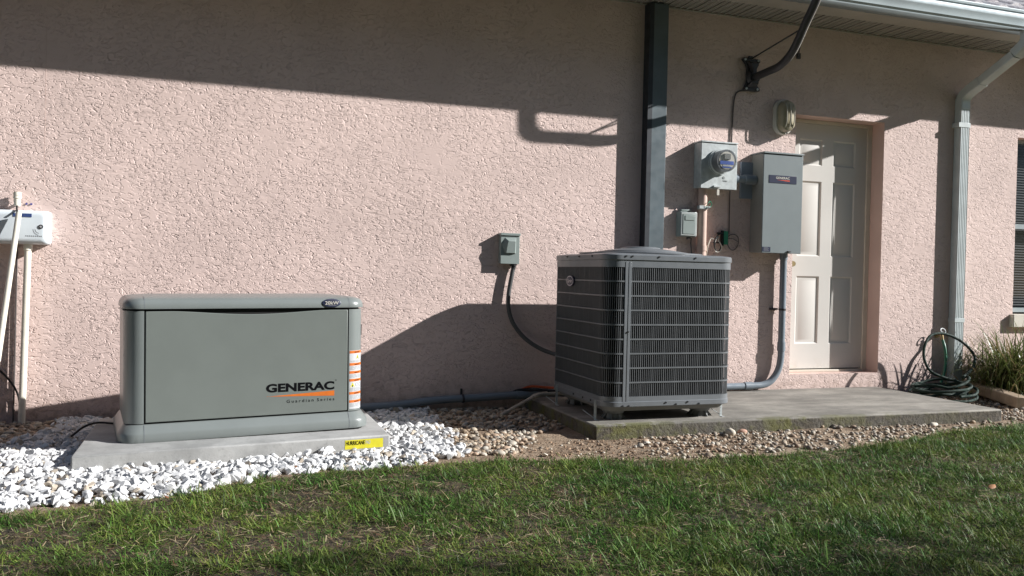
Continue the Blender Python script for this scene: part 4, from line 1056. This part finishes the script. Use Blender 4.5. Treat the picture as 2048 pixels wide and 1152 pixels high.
def scatter_rocks(name, rock, x, y, z, size, cols, mat, seed=1, smooth=False, tilt=.6, **kw):
    r_ = np.random.default_rng(seed); T = [rock_template(rock, seed*50+i) for i in range(9)]
    n = len(x); VV = []; FF = []; CC = []; off = 0
    which = r_.integers(0, len(T), n)
    for k in range(len(T)):
        idx = np.where(which == k)[0]; V, F = T[k]; m_ = len(idx)
        if not m_: continue
        az = r_.uniform(0, 2*np.pi, m_); tx = r_.normal(0, tilt, m_); ty = r_.normal(0, tilt, m_)
        cz, sz_ = np.cos(az), np.sin(az); cx_, sx_ = np.cos(tx), np.sin(tx); cy_, sy_ = np.cos(ty), np.sin(ty)
        Z0 = np.zeros(m_); O = np.ones(m_)
        Rz = np.array([[cz, -sz_, Z0], [sz_, cz, Z0], [Z0, Z0, O]]).transpose(2, 0, 1)
        Rx = np.array([[O, Z0, Z0], [Z0, cx_, -sx_], [Z0, sx_, cx_]]).transpose(2, 0, 1)
        Ry = np.array([[cy_, Z0, sy_], [Z0, O, Z0], [-sy_, Z0, cy_]]).transpose(2, 0, 1)
        Rm = Rz@Rx@Ry
        W_ = np.einsum('nij,vj->nvi', Rm, V)*size[idx][:, None, None]
        W_ += np.stack([x[idx], y[idx], z[idx]], -1)[:, None, :]
        VV.append(W_.reshape(-1, 3)); FF.append((F[None]+(np.arange(m_)*len(V))[:, None, None]+off).reshape(-1, 3)); off += m_*len(V)
        CC.append(np.repeat(cols[idx], len(V), 0))
    return np_mesh(name, np.concatenate(VV), np.concatenate(FF), np.concatenate(CC), mat, smooth, **kw)
mwhite = attr_mat('white marble chips', .8, 60, .0008)
mtan = attr_mat('river pebbles', .7, 90, .0006)
WHITE = [(-3.2, 3.38), (-1.6, 3.5), (-.77, 3.62), (-.45, 3.71), (-.08, 3.82), (.13, 3.94), (.45, 4.05), (.77, 4.05), (1.06, 4.10), (1.17, 4.24), (1.26, 4.5), (1.26, 4.85), (1.30, 5.2), (1.32, 5.74), (-.92, 5.74), (-.93, 5.2), (-1.05, 4.75), (-1.3, 4.45), (-3.2, 4.3)]
PADP = [(gp[0][0]+.01, gp[0][1]+.01), (gp[1][0]-.01, gp[1][1]+.01), (gp[2][0]-.01, gp[2][1]-.01), (gp[3][0]+.01, gp[3][1]-.01)]
def jit_poly(x, y, poly, amp, seed):
    return in_poly(x+(fb(x, y, 4, seed)-.5)*amp, y+(fb(x, y, 4, seed+7)-.5)*amp, poly)
n = 27000
x = rng.uniform(-3.2, 1.4, n); y = rng.uniform(3.3, 5.72, n)
k = jit_poly(x, y, WHITE, .22, 21) & ~in_poly(x, y, PADP) & (y < 5.70)
x, y = x[k], y[k]
# thinner far left outside the picture
k = (x > -1.75) | (rng.random(len(x)) < .35); x, y = x[k], y[k]
layer = rng.random(len(x))
sz = np.clip(rng.lognormal(math.log(.0165), .36, len(x)), .008, .034)
dl_ = np.clip((y-edge_y(x))/.12, 0, 1)
padn = np.clip(1-np.abs(y-(4.253+.1415*(x+.638))+.06)/.16, 0, 1)*(x > -.7)*(x < .95)
z = ground_z(x, y)+layer*.020*dl_+sz*.12-.012*padn
cw = np.clip(rng.normal(.66, .06, len(x)), .48, .76)[:, None]*np.array([[.985, .995, 1.]])
dirty = (rng.random(len(x)) < .07)[:, None]; cw = np.where(dirty, cw*np.array([[.72, .62, .50]]), cw)
scatter_rocks('white_gravel', 'crushed', x, y, z, sz, cw, mwhite, 3, label='bright white crushed marble gravel around the generator pad')
# tan river pebbles
def pebble_cols(n_, s_=1.):
    pal = np.array([[.50, .43, .33], [.58, .52, .43], [.38, .30, .22], [.62, .58, .50], [.44, .33, .22], [.30, .25, .20], [.52, .38, .27]])
    c = pal[rng.integers(0, len(pal), n_)]*rng.uniform(.60, 1.05, (n_, 1))*s_; return np.clip(c, 0, .8)
SL = [(2.055, 4.505), (5.175, 4.505), (5.175, 5.74), (2.055, 5.74)]
xs_, ys_, ss_ = [], [], []
def bed(poly, n_, s0, dens=None, amp=.2, seed=31):
    px = np.array([p[0] for p in poly]); py = np.array([p[1] for p in poly])
    x = rng.uniform(px.min()-.1, px.max()+.1, n_); y = rng.uniform(py.min()-.1, py.max()+.1, n_)
    k = jit_poly(x, y, poly, amp, seed) & ~in_poly(x, y, SL) & ~in_poly(x, y, PADP) & (y < 5.71)
    if dens is not None: k &= rng.random(n_) < dens(x, y)
    x, y = x[k], y[k]; xs_.append(x); ys_.append(y); ss_.append(np.clip(rng.lognormal(math.log(s0), .32, len(x)), .005, .032))
bed([(1.15, 4.22), (1.45, 4.20), (1.62, 4.40), (1.75, 4.7), (2.06, 4.9), (2.06, 5.74), (1.2, 5.74), (1.2, 4.6)], 2600, .0145, lambda x, y: np.clip(1.3-(x-1.2)*.75, .25, 1))
bed([(-3, 4.25), (-1.3, 4.40), (-.92, 4.72), (-.70, 5.2), (-.70, 5.74), (-3, 5.74)], 5200, .0155)
bed([(2.15, 3.93), (2.6, 3.89), (3.17, 3.92), (3.83, 4.05), (4.41, 4.22), (5.3, 4.40), (6.9, 4.55), (6.9, 5.72), (5.17, 5.72), (5.17, 4.50), (2.6, 4.50), (2.3, 4.4)], 8800, .0115, lambda x, y: np.clip(.32+(x-2.15)*1.3, .12, 1)*np.where((x > 4.55) & (x < 5.15) & (y > 4.33), .45, 1)*np.where((x > 3.5) & (x < 3.85) & (y > 4.25), .4, 1), amp=.16)
bed([(1.3, 3.98), (2.6, 3.85), (2.6, 4.5), (1.5, 4.5)], 170, .009)
x = np.concatenate(xs_); y = np.concatenate(ys_); sz = np.concatenate(ss_)
z = ground_z(x, y)+rng.random(len(x))*.008+sz*.12
scatter_rocks('river_pebbles', 'pebble', x, y, z, sz, pebble_cols(len(x)), mtan, 5, smooth=True, tilt=.25, label='tan and grey river pebbles along the wall and slab')
# soil clods
n = 1500; x = rng.uniform(1.35, 2.9, n); y = rng.uniform(3.95, 4.5, n); k = (y > edge_y(x)-.05); x, y = x[k], y[k]
sz = np.clip(rng.lognormal(math.log(.0045), .5, len(x)), .002, .013)
scatter_rocks('soil_clods', 'crushed', x, y, ground_z(x, y)+sz*.2, sz, np.array([[.25, .17, .11]])*rng.uniform(.5, 1.5, (len(x), 1)), attr_mat('crumbly soil', .95), 8, label='crumbly bare soil and bark bits in front of the slab')
# single stray stones
for i, (x_, y_, s_, c_, lb) in enumerate(((.12, 3.83, .022, (.8, .8, .78), 'lone white stone lying on the lawn edge in front of the generator'), (1.62, 4.16, .02, (.75, .7, .6), 'lone pale chip on the bare soil right of the white gravel'),
    (2.93, 4.44, .040, (.62, .56, .46), 'largest rounded beige stone against the slab edge'), (3.03, 4.455, .034, (.50, .30, .22), 'reddish brown stone beside the large beige stone at the slab edge'), (4.50, 4.44, .032, (.66, .6, .5), 'pale stone sitting high near the right end of the slab'))):
    ob = scatter_rocks('loose_stone', 'crushed' if i < 2 else 'pebble', np.array([0.]), np.array([0.]), np.array([0.]), np.array([s_]), np.array([c_]), mwhite if i < 2 else mtan, 60+i, smooth=i > 1, tilt=.2, kind=None, label=lb, cat='stone'); ob['group'] = 'stray stones on the ground'
    ob.location = (x_, y_, float(ground_z(np.array([x_]), np.array([y_]))[0])+s_*.4+(.012 if i == 0 else 0))

# ------------------------------------------------------------------ lawn
def lawn_density(x, y):
    bare = fb(x, y, 3.4, 41); bare2 = fb(x, y, 8.5, 43)
    left = np.clip((1.7-x)/1.4, 0, 1)
    d = 1-np.clip((bare-.54)*5, 0, 1)*(.30+.60*left)-np.clip((bare2-.56)*5, 0, 1)*(.25+.30*left)
    return np.clip(d, .30, 1)
def blades(n_, x0, x1, y0, y1, near):
    x = rng.uniform(x0, x1, n_); y = rng.uniform(y0, y1, n_)
    fe = edge_y(x)+(fb(x, y, 7, 51)-.5)*.16
    k = (y < fe) & (rng.random(n_) < lawn_density(x, y)); x, y = x[k], y[k]
    return x, y
xa, ya = blades(360000, -1.9, 3.2, 1.75, 4.15, True); xb2, yb2 = blades(260000, 3.2, 6.8, 2.3, 4.7, False); xc, yc = blades(22000, -7, 12, -1.5, 4.6, False)
x = np.concatenate([xa, xb2, xc]); y = np.concatenate([ya, yb2, yc]); n = len(x)
dn = lawn_density(x, y); dry = rng.random(n) < (.10+.45*(1-dn))
h = np.clip(rng.lognormal(math.log(.028), .42, n), .010, .07)*(.55+.45*dn)*(.45+1.25*np.clip(fb(x, y, 9, 61)*1.6-.35, 0, 1))
wd = rng.uniform(.0008, .0019, n)*np.where(rng.random(n) < .15, 1.5, 1)
az = rng.uniform(0, 2*np.pi, n); lean = np.clip(rng.normal(1.08, .42, n), .05, 1.52); lean = np.where(dry, np.clip(lean+.45, 0, 1.5), lean); bend = rng.uniform(.1, .75, n)
fa = az+rng.uniform(1.2, 1.9, n)
levels = np.array([0, .45, .8, 1.]); wf_ = np.array([.8, 1., .65, .08])
V = np.zeros((n, 4, 2, 3)); cxp_, czp_ = np.zeros(n), np.zeros(n); prev = 0.
z0 = ground_z(x, y)
for li, t in enumerate(levels):
    seg = t-prev; ang = lean+bend*t
    cxp_ = cxp_+np.sin(ang)*h*seg; czp_ = czp_+np.cos(ang)*h*seg; prev = t
    cx_ = x+np.cos(az)*cxp_; cy_ = y+np.sin(az)*cxp_; cz_ = z0-.002+np.maximum(czp_, .002)
    for s_, sg in ((0, -1), (1, 1)):
        V[:, li, s_, 0] = cx_+np.cos(fa)*wd*wf_[li]*sg; V[:, li, s_, 1] = cy_+np.sin(fa)*wd*wf_[li]*sg; V[:, li, s_, 2] = cz_
F = np.array([[0, 1, 3, 2], [2, 3, 5, 4], [4, 5, 7, 6]])
FF = (F[None]+(np.arange(n)*8)[:, None, None]).reshape(-1, 4)
gc = np.array([[.050, .122, .020]])*np.clip(rng.lognormal(-.12, .60, (n, 1)), .15, 2.3); mixy = np.clip(rng.random((n, 1))*1.1*np.clip(fb(x, y, 4, 77)[:, None]*2.2-.55, 0, 1), 0, .9)
gc = gc*(1-mixy)+np.array([[.22, .26, .05]])*mixy
dc = np.array([[.34, .26, .14]])*rng.uniform(.5, 1.3, (n, 1)); dc = np.where(rng.random((n, 1)) < .35, np.array([[.15, .075, .04]])*rng.uniform(.6, 1.4, (n, 1)), dc)
cc = np.where(dry[:, None], dc, gc)
np_mesh('lawn_grass', V.reshape(-1, 3), FF, np.repeat(cc, 8, 0), attr_mat('grass blades', .55, transl=.18), False, label='green lawn with thin brown patches in the foreground')

# dead thatch lying in the lawn
n = 45000
x = rng.uniform(-1.9, 5.5, n); y = rng.uniform(1.9, 4.5, n)
k = (y < edge_y(x)+(fb(x, y, 7, 51)-.5)*.16-.01) & (rng.random(n) < .35+.9*(1-lawn_density(x, y))); x, y = x[k], y[k]; n = len(x)
L_ = rng.uniform(.012, .05, n); a_ = rng.uniform(0, 6.28, n); w_ = rng.uniform(.0005, .0012, n); z1 = ground_z(x, y)+rng.uniform(.001, .016, n); dz = rng.normal(0, .006, n)
dx, dy = np.cos(a_)*L_/2, np.sin(a_)*L_/2; px_, py2 = -np.sin(a_)*w_, np.cos(a_)*w_
V = np.stack([np.stack([x-dx-px_, y-dy-py2, z1-dz], -1), np.stack([x-dx+px_, y-dy+py2, z1-dz+w_], -1), np.stack([x+dx+px_, y+dy+py2, z1+dz+w_], -1), np.stack([x+dx-px_, y+dy-py2, z1+dz], -1)], 1)
tc_ = np.array([[.27, .21, .12], [.18, .12, .065], [.10, .06, .035], [.33, .28, .17]])[rng.integers(0, 4, n)]*rng.uniform(.5, 1.2, (n, 1))
np_mesh('lawn_thatch', V.reshape(-1, 3), np.arange(n*4).reshape(-1, 4), np.repeat(tc_, 4, 0), attr_mat('dead grass', .8), False, label='dead straw and thatch between the grass blades')

# fallen leaves
def leaf(loc, s_, rz_, col, lb, curl=.5):
    mb = MB(); pts = [(-1, 0), (-.6, .32), (0, .48), (.5, .36), (1, 0), (.5, -.36), (0, -.48), (-.6, -.32)]
    vs = [(0, 0, -.12)]+[(x, y, .35*abs(y)*curl+.15*x*x*curl) for x, y in pts]
    vs = [(x*s_, y*s_, z*s_) for x, y, z in vs]
    mb.add(vs, [(0, i+1, (i+1) % 8+1) for i in range(8)], 0, True); mb.add([(1*s_, -.02*s_, .14*curl*s_), (1*s_, .02*s_, .14*curl*s_), (1.5*s_, .02*s_, .2*s_), (1.5*s_, -.02*s_, .2*s_)], [(0, 1, 2, 3)])
    ob = mb.build('fallen_leaf', col, label=lb, cat='leaf', group='fallen dry leaves')
    sd_ = ob.modifiers.new('solid', 'SOLIDIFY'); sd_.thickness = .0006
    ob.location = loc; ob.rotation_euler = (.25, -.2, rz_); return ob
ml1 = painted('tan dry leaf', (.32, .16, .075), .6, var=.2, scale=60); ml2 = painted('brown dry leaf', (.20, .085, .04), .6, var=.3, scale=60)
leaf((3.25, 2.87, .050), .030, .3, ml1, 'large tan dry leaf lying on the lawn at the right')
leaf((.33, 3.99, .045), .012, 1.3, ml2, 'small rust brown leaf on the white gravel near the grass')
leaf((-.20, 3.62, .035), .018, 2.2, ml2, 'curled brown leaf at the lawn edge under the left end of the pad')
leaf((.92, 3.93, .045), .016, .4, ml2, 'brown leaf caught in the grass near the end of the white gravel')
leaf((.13, 3.45, .04), .015, 2.9, ml2, 'dark red brown leaf in the thin grass below the generator')

# ------------------------------------------------------------------ ornamental grass
og = thing('ornamental_grass', 'bushy clump of long arching grass blades under the window', 'plant', (6.15, 5.40, 0))
n = 1300; base_x = rng.normal(.16, .12, n); base_y = rng.normal(0, .08, n)
az = rng.uniform(0, 2*np.pi, n); ln = rng.uniform(.34, .78, n); ls = np.abs(rng.normal(.35, .32, n)); bd_ = rng.uniform(.6, 2.3, n); wd = rng.uniform(.004, .0085, n)
K = 9; V = np.zeros((n, K, 2, 3)); hx_ = np.zeros(n); hz_ = np.zeros(n)
for li in range(K):
    t = li/(K-1)
    if li: ang = ls+bd_*t*t*1.2; hx_ = hx_+np.sin(ang)*ln/(K-1); hz_ = hz_+np.cos(ang)*ln/(K-1)
    wv = wd*(1-.9*t**2)*(.6+.4*min(1, t*4))
    for s_, sg in ((0, -1), (1, 1)):
        V[:, li, s_, 0] = base_x+np.cos(az)*hx_-np.sin(az)*wv*sg; V[:, li, s_, 1] = np.minimum(base_y+np.sin(az)*hx_+np.cos(az)*wv*sg, .305); V[:, li, s_, 2] = np.maximum(hz_, .004)
F = np.array([[2*i, 2*i+1, 2*i+3, 2*i+2] for i in range(K-1)]); FF = (F[None]+(np.arange(n)*2*K)[:, None, None]).reshape(-1, 4)
gc = np.array([[.12, .15, .045]])*rng.uniform(.4, 1.6, (n, 1)); dr_ = rng.random((n, 1)) < .25; gc = np.where(dr_, np.array([[.30, .24, .12]])*rng.uniform(.5, 1.2, (n, 1)), gc)
np_mesh('blades', V.reshape(-1, 3), FF, np.repeat(gc, 2*K, 0), attr_mat('long grass leaf', .4, transl=.25), False, kind=None, parent=og)
mb = MB(); mb.loft([[(6.15+r_*math.cos(a), 5.40+r_*.6*math.sin(a), z_) for a in np.linspace(0, 2*math.pi, 13)[:-1]] for r_, z_ in ((.16, -.02), (.13, .05), (.05, .09))]); P(mb, 'crown', 'soil', og)

# ------------------------------------------------------------------ yard tree to the right of the viewpoint, its leaves shade the near lawn
yt = thing('yard_tree', 'small spreading tree out of frame at right whose leaves dapple the near lawn', 'tree', (10.6, -2.4, 0))
mb = MB(); mb.tube(smooth_path([(10.6, -2.4, -.05), (10.65, -2.45, 1.6), (10.5, -2.35, 3.2), (10.4, -2.2, 4.6)], 5), [.16-.10*i/15 for i in range(16)], 10); P(mb, 'trunk', flat('bark', (.12, .09, .065), .9), yt)
for q in ((7.2, -1.9, 5.2), (11.8, -1.8, 5.3), (10.0, -2.6, 5.6), (11.3, -1.4, 5.1)):
    mb = MB(); mb.tube(smooth_path([(10.45, -2.28, 3.9), tuple((Vector((10.45, -2.28, 3.9))+Vector(q))/2+Vector((0, 0, .25))), q], 5), [.05-.04*i/10 for i in range(11)], 7); P(mb, 'limb', flat('bark', (.12, .09, .065), .9), yt)
n = 4500; cl_ = rng.normal(size=(26, 3))*np.array([1.75, .36, .33])+np.array([9.2, -1.98, 5.15]); ci = rng.integers(0, 26, n)
c0 = cl_[ci]+rng.normal(size=(n, 3))*np.array([.30, .16, .16]); a_ = rng.normal(size=(n, 3)); a_ /= np.linalg.norm(a_, axis=1)[:, None]; b_ = np.cross(a_, rng.normal(size=(n, 3))); b_ /= np.linalg.norm(b_, axis=1)[:, None]
ss = rng.uniform(.03, .06, (n, 1)); V = np.stack([c0-a_*ss, c0-b_*ss*.5, c0+a_*ss, c0+b_*ss*.5], 1)-np.array([10.6, -2.4, 0])
np_mesh('crown', V.reshape(-1, 3), np.arange(n*4).reshape(-1, 4), np.repeat(np.array([[.05, .09, .02]])*rng.uniform(.5, 1.5, (n, 1)), 4, 0), attr_mat('tree leaves', .5), False, kind=None, parent=yt)

# ------------------------------------------------------------------ trees added behind the viewpoint, made tall to block sky light (they show in the window pane)
n = 75000
tx = rng.uniform(-34, 17, n); top = 9.0+3.6*fb(tx, tx*0, .22, 90)+1.2*fb(tx, tx*0, .9, 91); tz = rng.random(n)**.8*top; ty = -10.5+rng.normal(0, 1.1, n)-.5*tz*.2
c0 = np.stack([tx, ty, tz], -1); a_ = rng.normal(size=(n, 3)); a_ /= np.linalg.norm(a_, axis=1)[:, None]; b_ = np.cross(a_, rng.normal(size=(n, 3))); b_ /= np.linalg.norm(b_, axis=1)[:, None]
ss = rng.uniform(.14, .34, (n, 1)); V = np.stack([c0-a_*ss, c0-b_*ss*.5, c0+a_*ss, c0+b_*ss*.5], 1)
FF = np.arange(n*4).reshape(-1, 4); gc = np.array([[.035, .060, .018]])*rng.uniform(.4, 1.5, (n, 1))
np_mesh('sky_block_trees', V.reshape(-1, 3), FF, np.repeat(gc, 4, 0), attr_mat('sky block leaves', .6), False, label='row of leafy trees behind the viewpoint, added to block sky light')

S.render.engine = 'CYCLES'
